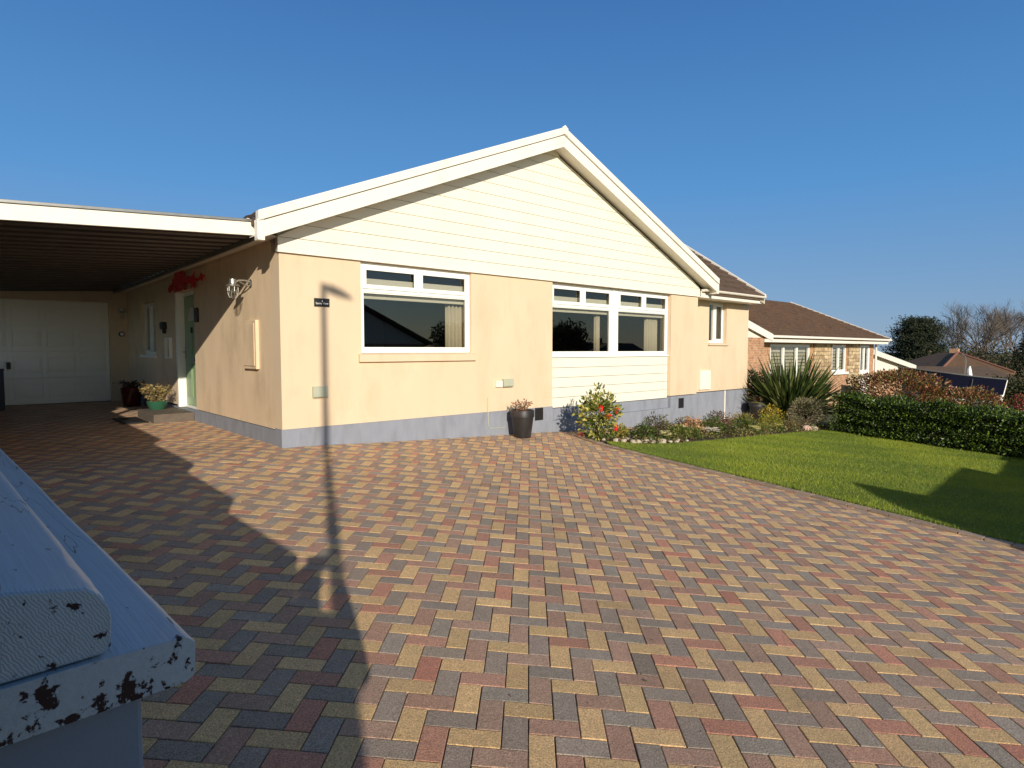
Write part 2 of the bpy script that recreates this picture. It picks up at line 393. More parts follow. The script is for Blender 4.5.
    stp = N.new('ShaderNodeMath'); stp.operation = 'GREATER_THAN'; stp.inputs[1].default_value = .0715; N.link(sp.outputs[2], stp.inputs[0]); stm = N.new('ShaderNodeMath'); stm.operation = 'MULTIPLY'; N.link(stp.outputs[0], stm.inputs[0]); N.link(dy.outputs[0], stm.inputs[1]); N.link(stm.outputs[0], gm.inputs[0]); N.link(gmr.outputs[0], gm.inputs[2]); N.link(w.outputs['Fac'], gm.inputs[3])
    pr = N.new('ShaderNodeMapRange'); pr.inputs['To Min'].default_value = .88; pr.inputs['To Max'].default_value = 1.06; N.link(gm.outputs[0], pr.inputs[0])
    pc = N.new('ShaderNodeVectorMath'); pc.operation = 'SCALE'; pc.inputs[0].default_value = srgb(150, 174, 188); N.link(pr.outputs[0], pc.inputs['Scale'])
    mx = N.new('ShaderNodeMix'); mx.data_type = 'RGBA'; N.link(mxx.outputs[0], mx.inputs['Factor']); N.link(pc.outputs[0], mx.inputs['A']); mx.inputs['B'].default_value = (*srgb(44, 32, 30), 1)
    N.link(mx.outputs['Result'], b.inputs['Base Color'])
    ro = N.new('ShaderNodeMapRange'); ro.inputs['To Min'].default_value = .42; ro.inputs['To Max'].default_value = .95; N.link(mxx.outputs[0], ro.inputs[0]); N.link(ro.outputs[0], b.inputs['Roughness'])
    hm = N.new('ShaderNodeMath'); hm.operation = 'MULTIPLY_ADD'; N.link(gm.outputs[0], hm.inputs[0]); hm.inputs[1].default_value = .28
    inv = N.new('ShaderNodeMath'); inv.operation = 'SUBTRACT'; inv.inputs[0].default_value = 1; N.link(mxx.outputs[0], inv.inputs[1]); N.link(inv.outputs[0], hm.inputs[2])
    bp = N.new('ShaderNodeBump', Strength=.7, Distance=.004); N.link(hm.outputs[0], bp.inputs['Height']); N.link(bp.outputs[0], b.inputs['Normal'])
    return m
M['peel'] = paint_mat()
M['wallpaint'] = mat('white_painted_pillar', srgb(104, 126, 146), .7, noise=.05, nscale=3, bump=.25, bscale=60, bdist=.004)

# ------------------------------------------------------------------ ground
def struct(o): o['kind'] = 'structure'; return o
def sheet(name, xs, ys, zoff, m, zf=gz):
    X, Y = np.meshgrid(xs, ys, indexing='ij')
    Z = zf(X, Y) + zoff
    V = np.c_[X.ravel(), Y.ravel(), Z.ravel()]
    nx, ny = len(xs), len(ys)
    i, j = np.meshgrid(np.arange(nx - 1), np.arange(ny - 1), indexing='ij')
    a = (i * ny + j).ravel()
    F = np.c_[a, a + ny, a + ny + 1, a + 1]
    return struct(npmesh(name, V, F, m, smooth=True))
xs = np.unique(np.r_[np.linspace(-1500, -60, 12), np.linspace(-60, 140, 101), np.linspace(140, 1500, 12)])
ys = np.unique(np.r_[np.linspace(-1500, -60, 12), np.linspace(-60, 60, 81), np.linspace(60, 1500, 12)])
sheet('ground', xs, ys, -.16, M['terrain'])
xr = np.linspace(-60, 90, 76)
sheet('road', xr, np.linspace(-19.5, -13.2, 4), -.10, M['asphalt'])
sheet('pavement', xr, np.linspace(-13.2, -11.0, 3), 0.0, M['pavement'])
k = sheet('kerb', xr, np.array([-13.32, -13.2]), 0.002, M['kerb'])
so_ = k.modifiers.new('s', 'SOLIDIFY'); so_.thickness = .12; so_.offset = -1
# driveway bed (joint sand)
sheet('driveway_bed', np.linspace(-3.6, 12.9, 67), np.linspace(-11.0, 9.5, 83), -.012, M['sand'])

# lawn edge line (x at y), measured
LE = [(5.22, .06), (4.73, -.58), (4.47, -1.37), (4.37, -2.1), (4.27, -3.1), (4.2, -4.4), (4.08, -5.5), (3.99, -6.2), (3.95, -7.2), (3.95, -8.9)]
def lex(y):
    p = sorted([(b, a) for a, b in LE])
    return np.interp(y, [q[0] for q in p], [q[1] for q in p])

# herringbone blocks
def paving():
    th = -0.0280; ou, ov = -0.0021, 2.2349; a, b = -.0706, .0092
    # camera-frame axes
    Rv = np.array([math.cos(HEAD), -math.sin(HEAD)]); Fv = np.array([math.sin(HEAD), math.cos(HEAD)])
    e1 = np.array([1, 0, a]); e1 /= np.linalg.norm(e1); n = np.array([-a, -b, 1]); n /= np.linalg.norm(n); e2 = np.cross(n, e1)
    def to_world(u, v):
        uu = u * .1 + ou; vv = v * .1 + ov
        X = uu * math.cos(th) - vv * math.sin(th); Y = uu * math.sin(th) + vv * math.cos(th)
        W = np.outer(X, e1) + np.outer(Y, e2)
        return np.c_[CAM.x + W[:, 0] * Rv[0] + W[:, 1] * Fv[0], CAM.y + W[:, 0] * Rv[1] + W[:, 1] * Fv[1]]
    U, Vv = np.meshgrid(np.arange(-130, 170), np.arange(-60, 190), indexing='ij')
    U = U.ravel(); Vv = Vv.ravel(); S = (U + Vv) % 4
    H = S == 0; W_ = S == 2
    u0 = np.r_[U[H], U[W_]]; v0 = np.r_[Vv[H], Vv[W_]]
    du = np.r_[np.full(H.sum(), 2), np.full(W_.sum(), 1)]; dv = np.r_[np.full(H.sum(), 1), np.full(W_.sum(), 2)]
    kk = np.r_[(U[H] + Vv[H]) // 4, (U[W_] + Vv[W_] - 2) // 4]
    ci = (u0 + kk) % 3
    c = to_world(u0 + du / 2, v0 + dv / 2)
    x, y = c[:, 0], c[:, 1]
    ok = (x > -3.55) & (y > -10.98) & (y < 9.45)
    ok &= (x < lex(y) + .12) | ((y > -.78) & (x < 12.9))
    ok &= ~((x > .12) & (y > .42)); ok &= ~((x > .12) & (x < 9.2) & (y > .12))
    u0, v0, du, dv, ci = [q[ok] for q in (u0, v0, du, dv, ci)]
    n_ = len(u0)
    j = rng.normal(0, .008, (n_, 4))
    gap, bev = .024, .02
    rings = []
    for ins, dz in ((gap + bev, 0.0), (gap, -.0016), (gap, -.035)):
        cs = []
        for cu, cv in ((0, 0), (1, 0), (1, 1), (0, 1)):
            uu = u0 + np.where(cu, du - ins, ins) + j[:, 0] * .5; vv = v0 + np.where(cv, dv - ins, ins) + j[:, 1] * .5
            w = to_world(uu, vv); z = gz(w[:, 0], w[:, 1]) + dz + j[:, 2] * .09 + j[:, 3] * .07 * (1 if cu else -1)
            cs.append(np.c_[w, z])
        rings.append(np.stack(cs, 1))
    V = np.concatenate(rings, 1).reshape(-1, 3)
    base = (np.arange(n_) * 12)[:, None]
    fl = [[0, 1, 2, 3]]
    for r in (0, 4):
        for q in range(4): fl.append([r + q, r + 4 + q, r + 4 + (q + 1) % 4, r + (q + 1) % 4])
    F = np.concatenate([base + np.array(f)[None] for f in fl], 1).reshape(-1, 4)
    red = np.array(srgb(200, 138, 112)); pur = np.array(srgb(178, 148, 126)); gr = np.array(srgb(160, 147, 132)); bu = np.array(srgb(218, 182, 130))
    t = np.clip(rng.beta(.8, 1.3, n_), 0, 1)[:, None]
    C = np.where((ci == 0)[:, None], red * t + pur * (1 - t), np.where((ci == 1)[:, None], gr, bu))
    tt = np.clip(rng.normal(.12, .16, n_), 0, .6)[:, None]
    C = np.where((ci == 1)[:, None], C * (1 - tt) + pur * .9 * tt, C)
    C = C * rng.normal(1, .065, (n_, 1)) * (1 + rng.normal(0, .008, (n_, 3)))
    C = np.clip(C, 0, 1)
    o = npmesh('driveway', V, F, M['paver'], colors=np.repeat(C, 9, axis=0))
    return struct(o)
paving()

# a few dry leaves and crumbs blown over the blocks
ln = 260
lx_ = rng.uniform(-2.4, 4.2, ln); ly_ = rng.uniform(-6.8, 2.0, ln); k_ = (lx_ < lex(ly_) - .05) & ~((lx_ > -.1) & (ly_ > -.05)); lx_, ly_ = lx_[k_], ly_[k_]
LP = np.c_[lx_, ly_, gz(lx_, ly_) + .004]
DP = None
# lawn and planting bed
def poly_sheet(name, poly, m, zoff, step=.25, skirt=.1):
    bm = bmesh.new()
    vs_ = [bm.verts.new((x, y, 0)) for x, y in poly]
    f = bm.faces.new(vs_)
    xs_ = [p[0] for p in poly]; ys_ = [p[1] for p in poly]
    for ax, lo, hi in ((0, min(xs_), max(xs_)), (1, min(ys_), max(ys_))):
        t = lo + step
        while t < hi - .01:
            no = (1, 0, 0) if ax == 0 else (0, 1, 0); co = (t, 0, 0) if ax == 0 else (0, t, 0)
            bmesh.ops.bisect_plane(bm, geom=bm.verts[:] + bm.edges[:] + bm.faces[:], plane_co=co, plane_no=no); t += step
    ed = [e for e in bm.edges if e.is_boundary]
    r = bmesh.ops.extrude_edge_only(bm, edges=ed)
    low = {v for v in r['geom'] if isinstance(v, bmesh.types.BMVert)}
    for v in bm.verts:
        z = g(v.co.x, v.co.y) + zoff
        v.co.z = z - (skirt if v in low else 0)
    bmesh.ops.recalc_face_normals(bm, faces=bm.faces)
    me = bpy.data.meshes.new(name); bm.to_mesh(me); bm.free(); me.materials.append(m)
    o = bpy.data.objects.new(name, me); col.objects.link(o)
    return struct(o)
bed_front = [(4.75, -1.15), (5.2, -1.62), (6.0, -1.75), (7.5, -1.78), (9.0, -1.8), (10.6, -1.84), (11.6, -1.9)]
lawn_poly = [(lex(y) + .075, y) for y in (-9.0, -8, -7.2, -6.2, -5.5, -4.4, -3.1, -2.1, -1.5)] + [(4.72, -1.2)] + bed_front[1:] + [(11.75, -2.0), (11.75, -9.0)]
poly_sheet('lawn', lawn_poly, M['lawn'], .028)
bed_poly = [(x + .0, y + .0) for x, y in bed_front][::-1] + [(4.62, -1.1), (4.86, -.62), (5.1, -.42), (6.2, -.62), (8.2, -.72), (12.6, -.74), (12.8, -1.9), (11.75, -2.0)]
bed_poly = [(11.75, -2.0)] + bed_front[::-1][1:] + [(4.62, -1.1), (4.86, -.62), (5.1, -.42), (6.2, -.62), (8.2, -.72), (12.6, -.74), (12.8, -2.0)]
poly_sheet('planting_bed', bed_poly, M['soil'], .022)

# edging blocks between paving and lawn
mb = MB()
pts = []
yy = np.arange(-9.0, -.35, .01)
P = np.c_[lex(yy), yy]
# smooth the edge line
kern = np.ones(61) / 61
Px = np.convolve(np.pad(P[:, 0], 30, mode='edge'), kern, 'valid'); P = np.c_[Px, yy]
d = np.r_[0, np.cumsum(np.linalg.norm(np.diff(P, axis=0), axis=1))]
t = 0
while t + .2 < d[-1]:
    a = np.array([np.interp(t + .004, d, P[:, 0]), np.interp(t + .004, d, P[:, 1])]); b = np.array([np.interp(t + .196, d, P[:, 0]), np.interp(t + .196, d, P[:, 1])])
    n = np.array([-(b - a)[1], (b - a)[0]]); n /= np.linalg.norm(n); n *= .062
    q = [a - n, b - n, b + n, a + n]
    jz = rnd.gauss(0, .0015); v = rnd.gauss(1, .1)
    mb.col = tuple(np.clip(np.array(srgb(158, 138, 118)) * v, 0, 1))
    vv = [(p[0], p[1], g(*p) + .024 + jz) for p in q] + [(p[0], p[1], g(*p) - .06) for p in q]
    mb.add(vv, [(0, 1, 2, 3), (4, 7, 6, 5), (0, 4, 5, 1), (1, 5, 6, 2), (2, 6, 7, 3), (3, 7, 4, 0)])
    t += .2
struct(mb.build('lawn_edging', M['paver'], bevel=.004))

# grass blades
def in_poly(x, y, poly):
    r = np.zeros(len(x), bool); n = len(poly)
    for i in range(n):
        x1, y1 = poly[i]; x2, y2 = poly[(i + 1) % n]
        c = ((y1 > y) != (y2 > y)) & (x < (x2 - x1) * (y - y1) / ((y2 - y1) + 1e-12) + x1); r ^= c
    return r
def grass():
    n = 420000
    x = rng.uniform(3.9, 11.75, n); y = rng.uniform(-8.0, -1.1, n)
    lp = [(a - .02 if a < 4.9 else a, b) for a, b in lawn_poly]
    k = in_poly(x, y, lp); x, y = x[k], y[k]; n = len(x)
    pn = np.sin(x * 2.1 + 1) * np.cos(y * 2.7) * .3 + np.sin(x * 5.3 + y * 4.1) * .2 + np.sin(x * 1.1 - y * 1.7 + 2) * .3
    h = rng.gamma(5, .0034, n) * (1 + .35 * pn) + .006
    ed = np.abs(x - (lex(y) + .05)) < .07; h = np.where(ed, h * 1.35, h)
    a = rng.uniform(0, 2 * math.pi, n); w = rng.uniform(.0022, .0042, n)
    le = rng.uniform(.1, .8, n) * h; la = rng.uniform(0, 2 * math.pi, n)
    z = gz(x, y) + .022
    dx, dy = np.cos(a) * w, np.sin(a) * w; lx, ly = np.cos(la) * le, np.sin(la) * le
    V = np.stack([np.c_[x - dx, y - dy, z], np.c_[x + dx, y + dy, z], np.c_[x + lx, y + ly, z + h]], 1).reshape(-1, 3)
    F = np.arange(3 * n).reshape(-1, 3)
    c1 = np.array(srgb(156, 170, 52)); c2 = np.array(srgb(108, 134, 38)); c3 = np.array(srgb(186, 178, 90))
    t = np.clip(rng.normal(.5 + .9 * pn, .28, n), 0, 1)[:, None]
    C = c1 * t + c2 * (1 - t); dr = (rng.random(n) < .07)[:, None]; C = np.where(dr, c3, C)
    o = npmesh('grass', V, F, M['grass'], colors=C)
    o['kind'] = 'stuff'; tag(o, 'short mown green lawn grass beside the block paving', 'grass')
grass()

# ------------------------------------------------------------------ foliage tools
def leaves(name, pos, nrm, size, C, m, parent=None, org=(0, 0, 0), aspect=.5, droop=.2):
    """leaf-shaped quads (two folded halves) at pos, long axis roughly along nrm"""
    n = len(pos)
    ax = nrm + rng.normal(0, .55, (n, 3)); ax /= np.linalg.norm(ax, axis=1)[:, None] + 1e-9
    ax[:, 2] -= droop; ax /= np.linalg.norm(ax, axis=1)[:, None] + 1e-9
    r = rng.normal(0, 1, (n, 3)); sd = np.cross(ax, r); sd /= np.linalg.norm(sd, axis=1)[:, None] + 1e-9
    up = np.cross(sd, ax)
    L = (size * rng.uniform(.7, 1.3, n))[:, None]; W = L * aspect / 2
    p0 = pos; p2 = pos + ax * L; pm = pos + ax * L * .45
    p1 = pm + sd * W + up * W * .35; p3 = pm - sd * W + up * W * .35
    V = np.stack([p0, p1, p2, p3], 1).reshape(-1, 3)
    i = np.arange(n) * 4
    F = np.stack([np.c_[i, i + 1, i + 2], np.c_[i, i + 2, i + 3]], 1).reshape(-1, 3)
    return npmesh(name, V, F, m, parent=parent, colors=np.repeat(C, 2, axis=0), org=org)

def pick(cols, n, var=.15):
    cs = np.array([srgb(*c) for c in cols]); C = cs[rng.integers(0, len(cs), n)]
    return np.clip(C * rng.normal(1, var, (n, 1)), .005, 1)

def blob_pts(n, c, r, shell=.75, lump=.12, seed=0, cut=None):
    d = rng.normal(0, 1, (n, 3)); d /= np.linalg.norm(d, axis=1)[:, None]
    rr = rng.uniform(shell, 1, n) ** .6
    lp = 1 + lump * (np.sin(d[:, 0] * 5 + seed) * np.cos(d[:, 1] * 6 + seed * 2) + np.sin(d[:, 2] * 7 + seed * 3) * .7)
    p = np.array(c) + d * (rr * lp)[:, None] * np.array(r)
    return p, d
# ------------------------------------------------------------------ the bungalow
house = empty('bungalow', (0, 0, 0), 'cream rendered bungalow with white clad gable and grey plinth', 'house')
def wall_xz(mb, x0, x1, z0, z1, y0, y1, holes):
    """wall in the XZ plane between y0 and y1 with rectangular holes (x0,x1,z0,z1)"""
    X = sorted({x0, x1, *[h[0] for h in holes], *[h[1] for h in holes]}); Z = sorted({z0, z1, *[h[2] for h in holes], *[h[3] for h in holes]})
    X = [v for v in X if x0 <= v <= x1]; Z = [v for v in Z if z0 <= v <= z1]
    solid = lambda i, j: 0 <= i < len(X) - 1 and 0 <= j < len(Z) - 1 and not any(h[0] <= (X[i] + X[i + 1]) / 2 <= h[1] and h[2] <= (Z[j] + Z[j + 1]) / 2 <= h[3] for h in holes)
    for i in range(len(X) - 1):
        for j in range(len(Z) - 1):
            if not solid(i, j): continue
            a, b, c, d = X[i], X[i + 1], Z[j], Z[j + 1]
            mb.add([(a, y0, c), (b, y0, c), (b, y0, d), (a, y0, d)], [(0, 1, 2, 3)])
            mb.add([(a, y1, c), (b, y1, c), (b, y1, d), (a, y1, d)], [(3, 2, 1, 0)])
            if not solid(i - 1, j): mb.add([(a, y0, c), (a, y1, c), (a, y1, d), (a, y0, d)], [(3, 2, 1, 0)])
            if not solid(i + 1, j): mb.add([(b, y0, c), (b, y1, c), (b, y1, d), (b, y0, d)], [(0, 1, 2, 3)])
            if not solid(i, j - 1): mb.add([(a, y0, c), (b, y0, c), (b, y1, c), (a, y1, c)], [(3, 2, 1, 0)])
            if not solid(i, j + 1): mb.add([(a, y0, d), (b, y0, d), (b, y1, d), (a, y1, d)], [(0, 1, 2, 3)])
W1 = (1.08, 2.93, 1.14, 2.365)
W2 = (4.70, 8.27, .17, 2.365)
T = .27
swap = lambda p: (p[1], p[0], p[2])          # x<->y for walls along Y
mb = MB(); wall_xz(mb, 0, 9.3, .215, 2.375, 0, T, [W1, (W2[0], W2[1], .17, 2.365)])
mb.build('front_wall', M['render'], house, recalc=False)
DOOR = (3.72, 4.93, .16, 2.22); SW = (6.5, 7.72, 1.08, 2.17)
mb = MB(swap); wall_xz(mb, T, 9.3, .20, 2.62, 0, T, [DOOR, SW])
mb.build('side_wall', M['render_side'], house)
mb = MB(); mb.box(0, T, 0, T, 2.375, 2.44); mb.v = []; mb.f = []; mb.mi = []; mb.c = []
mb.box(9.32, 12.3, .35 + T, .36 + T, 2.3, 2.36)
WW = (10.38, 11.2, 1.35, 2.345)
mb = MB(); wall_xz(mb, 9.3, 12.3, .20, 2.42, .35, .35 + T, [WW]); mb.build('wing_wall', M['render'], house, recalc=False)
mb = MB(); mb.box(12.03, 12.3, .36 + T, 7.5, .2, 2.42); mb.box(9.03, 9.3, T, .35, .2, 2.375); mb.build('wing_side_wall', M['render'], house)
# plinth, 15 mm proud
mb = MB()
mb.box(-.015, 4.7, -.015, .2, -1.2, .214); mb.box(8.27, 9.3, -.015, .2, -1.5, .2)
mb.box(4.7, 8.27, .055, .2, -1.5, .165); mb.box(4.7, 8.27, -.018, .054, -1.5, -.035)
mb.box(9.3, 12.31, .325, .5, -1.6, .185)
mb.box(-.015, .2, .2, 3.72, -.6, .19); mb.box(-.013, .2, 3.72, 9.3, -.6, .15)
mb.box(12.1, 12.31, .5, 7.5, -1.6, .185)
mb.build('plinth', M['plinth'], house)
mb = MB(); mb.box(9.3, 12.32, .322, .345, .186, .198); mb.build('plinth_shadow_line', M['black'], house)  # black strip standing in for the shadow line under the wing render
# interior room boxes
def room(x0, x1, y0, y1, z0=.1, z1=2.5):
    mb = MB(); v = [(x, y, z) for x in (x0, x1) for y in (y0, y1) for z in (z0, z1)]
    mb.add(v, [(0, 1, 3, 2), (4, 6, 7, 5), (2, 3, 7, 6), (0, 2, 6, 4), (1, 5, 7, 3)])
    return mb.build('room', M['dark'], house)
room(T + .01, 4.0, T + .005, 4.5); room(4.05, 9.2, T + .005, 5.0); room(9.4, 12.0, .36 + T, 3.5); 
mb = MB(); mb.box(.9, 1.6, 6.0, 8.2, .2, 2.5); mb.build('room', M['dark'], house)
# gable
PX_, PZ, SL = 4.65, 4.86, .42
zt = lambda x: PZ - SL * abs(x - PX_)
XL, XR = -.34, 9.64
def clip_x(zlo, off):   # x range where zt(x)-off >= z
    h = (PZ - off - zlo) / SL
    return PX_ - h, PX_ + h
mb = MB()
z = 2.372; bh = .1745; i = 0
while True:
    z0_, z1_ = z + .003, z + bh - .003
    a0, b0 = clip_x(z0_, .31); a1, b1 = clip_x(z1_, .31)
    if b0 - a0 < .3: break
    a0, a1, b0, b1 = max(a0, -.02), max(a1, -.02), min(b0, 9.32), min(b1, 9.32)
    if a1 > b1: a1 = b1 = PX_
    # butt joints
    js = sorted(rnd.sample([1.6, 2.9, 4.1, 5.3, 6.6, 7.7], 1)) if i % 2 == 0 else [4.2]
    js = [j_ for j_ in js if a0 + .4 < j_ < b0 - .4 and a1 + .2 < j_ < b1 - .2]
    st = [(a0, a1)] + [(j_ + .002, j_ + .002) for j_ in js]; en = [(j_ - .002, j_ - .002) for j_ in js] + [(b0, b1)]
    for (p, q), (r_, s_) in zip(st, en):
        mb.prism_y([(p, z0_), (r_, z0_), (s_, z1_), (q, z1_)], -.034, -.015)
    z += bh; i += 1
mb.build('gable_cladding', M['clad'], house, bevel=.002)
mb = MB(); mb.prism_y([(-.02, 2.378), (9.32, 2.378), (9.32, zt(9.32) - .3), (PX_, PZ - .3), (-.02, zt(-.02) - .3)], -.014, .05); mb.build('gable_backing', M['groove'], house)
mb = MB(); mb.box(-.03, 9.33, -.042, -.014, 2.366, 2.376); mb.build('cladding_drip', M['clad'], house)
for sgn, xe in ((-1, XL), (1, XR)):
    def rk(o0, o1, y0, y1, name, m, bv=.004, e=0):
        mb = MB(); x1 = xe + e * sgn
        mb.prism_y([(PX_, PZ - o0), (x1, zt(x1) - o0), (x1, zt(x1) - o1), (PX_, PZ - o1)], y0, y1)
        return mb.build(name, m, house, bevel=bv)
    rk(.128, .315, -.30, -.275, 'barge_board', M['trim'])
    rk(0, .118, -.325, -.22, 'verge_trim', M['trim'], .006)
    rk(.119, .127, -.297, -.2, 'verge_gap', M['groove'], 0)
    rk(.262, .272, -.274, -.013, 'soffit', M['trim'], 0)
# verge end caps, joints and apex cap
mb = MB(); mb.box(XL - .01, XL + .07, -.31, -.2, zt(XL) - .33, zt(XL) - .10); mb.build('eave_box', M['trim'], house, bevel=.004)
mb = MB(); mb.box(XR - .06, XR + .01, -.31, .33, zt(XR) - .33, zt(XR) - .12); mb.build('eave_box', M['trim'], house, bevel=.004)
mb = MB(); mb.prism_y([(PX_ - .07, PZ + .012 - .03), (PX_, PZ + .03), (PX_ + .07, PZ + .012 - .03), (PX_ + .07, PZ - .14), (PX_, PZ - .11), (PX_ - .07, PZ - .14)], -.335, -.326); mb.build('apex_cap', M['trim'], house, bevel=.003)
# roofs as overlapping tile courses
def tiled_slope(A, B, up, ncourse, clen, m, parent, name='roof', tw=.33, seed=1):
    """A->B: eave line, up: vector up the slope; each course a row of individual slightly lifted tiles"""
    A, B, up = Vector(A), Vector(B), Vector(up).normalized(); d = (B - A); L = d.length; d.normalize(); n = d.cross(up).normalized()
    if n.z < 0: n = -n
    r = random.Random(seed); V = []; F = []
    nt = max(1, round(L / tw)); w = L / nt
    for c in range(ncourse):
        sh = .5 * w * (c % 2)
        for t in range(nt + (1 if c % 2 else 0)):
            s0 = max(0, t * w - sh); s1 = min(L, (t + 1) * w - sh)
            if s1 - s0 < .03: continue
            hl = .034 + r.gauss(0, .003)
            p = [(s0 + .002, 0, hl), (s1 - .002, 0, hl), (s1 - .002, clen + .04, .002), (s0 + .002, clen + .04, .002), (s0 + .002, 0, -.01), (s1 - .002, 0, -.01),
                 ((s0 + s1) / 2, 0, hl - .014), ((s0 + s1) / 2, clen + .04, -.010)]
            o = len(V)
            for a, b, h in p: V.append(A + d * a + up * (c * clen + b) + n * h)
            F += [(o, o + 6, o + 7, o + 3), (o + 6, o + 1, o + 2, o + 7), (o + 4, o + 5, o + 1, o + 6, o)]
    q = MB(); q.add(V, F)
    return q
def roof(parent, slopes, slabs, m):
    mb = MB()
    for s_ in slopes:
        q = tiled_slope(*s_, m, parent); mb.add(q.v, q.f)
    for s_ in slabs:
        mb.prism_y(*s_) if s_[0] != 'x' else mb.prism_x(*s_[1:])
    return mb.build('roof', m, parent)
cs = math.cos(math.atan(SL))
roof(house, [((XL + .02, -.22, zt(XL) - .03), (XL + .02, 9.6, zt(XL) - .03), (1, 0, SL), 17, .318),
             ((XR - .02, 9.6, zt(XR) - .03), (XR - .02, -.22, zt(XR) - .03), (-1, 0, SL), 17, .318)],
     [([(XL + .02, zt(XL) - .05), (PX_, PZ - .05), (XR - .02, zt(XR) - .05), (XR - .02, zt(XR) - .13), (PX_, PZ - .13), (XL + .02, zt(XL) - .13)], -.27, 9.6)], M['tile'])
# wing roof (ridge parallel to the front)
WS = .66
wl_ = 5.0; zw = 2.53
roof(house, [((9.5, -.12, zw), (12.2, -.12, zw), (0, 1, WS), 13, .30)],
     [('x', [(-.10, zw - .02), (3.35, zw - .02 + 3.45 * WS), (6.9, zw - .02), (6.9, zw - .10), (3.35, zw - .1 + 3.45 * WS), (-.1, zw - .10)], 9.5, 12.2)], M['tile'])
mb = MB(); mb.prism_x([(-.13, zw - .02), (3.35, zw + .02 + 3.45 * WS), (3.35, zw + .07 + 3.45 * WS), (-.13, zw + .06)], 12.18, 12.26); mb.build('verge_trim', M['trim'], house, bevel=.004)
mb = MB(); mb.prism_x([(-.06, zw - .17), (3.35, zw - .17 + 3.45 * WS), (3.35, zw - .02 + 3.45 * WS), (-.06, zw - .03)], 12.305, 12.325); mb.build('barge_board', M['trim'], house)
mb = MB(); mb.box(9.335, 12.08, -.06, -.035, 2.355, 2.50); mb.box(12.05, 12.08, -.034, .34, 2.36, 2.5); mb.build('fascia', M['trim'], house, bevel=.003)
mb = MB(); mb.box(9.3, 12.2, -.034, .35, 2.36, 2.372); mb.build('soffit', M['trim'], house)
mb = MB(); prof = [(-.165 + .055 * math.cos(a), 2.515 + .055 * math.sin(a)) for a in np.linspace(math.pi, 2 * math.pi, 9)] + [(-.117, 2.52), (-.117 + .0, 2.515)]
mb.prism_x([(-.165 + .055 * math.cos(a) + .05, 2.53 + .055 * math.sin(a)) for a in np.linspace(math.pi, 2 * math.pi, 9)], 9.335, 12.2); mb.build('gutter', M['trim'], house, smooth=True)
# wing gable end wall
mb = MB(); mb.prism_x([(.35, 2.42), (6.5, 2.42), (3.4, 2.42 + 3.05 * WS - .05)], 12.1, 12.29); mb.build('wing_gable', M['render'], house)
mb = MB(); mb.tube([(12.27, .29, 2.36), (12.27, .31, .2), (12.27, .30, -.55)], .028, 10); mb.v = []; mb.f = []; mb.mi = []; mb.c = []
mb.tube([(11.12, .318, .19), (11.12, .318, -.55)], .016, 8); mb.build('waste_pipe', M['trim'], house)
# eave trim along the carport
mb = MB(); mb.box(-.27, -.24, .0, 9.3, 2.475, 2.54); mb.build('eave_trim', M['galv'], house)
mb = MB(); mb.box(-.24, 0, .0, 9.3, 2.545, 2.555); mb.box(-.36, -.33, .0, 9.5, 2.56, 2.72); mb.build('eave_fascia', M['trim'], house)

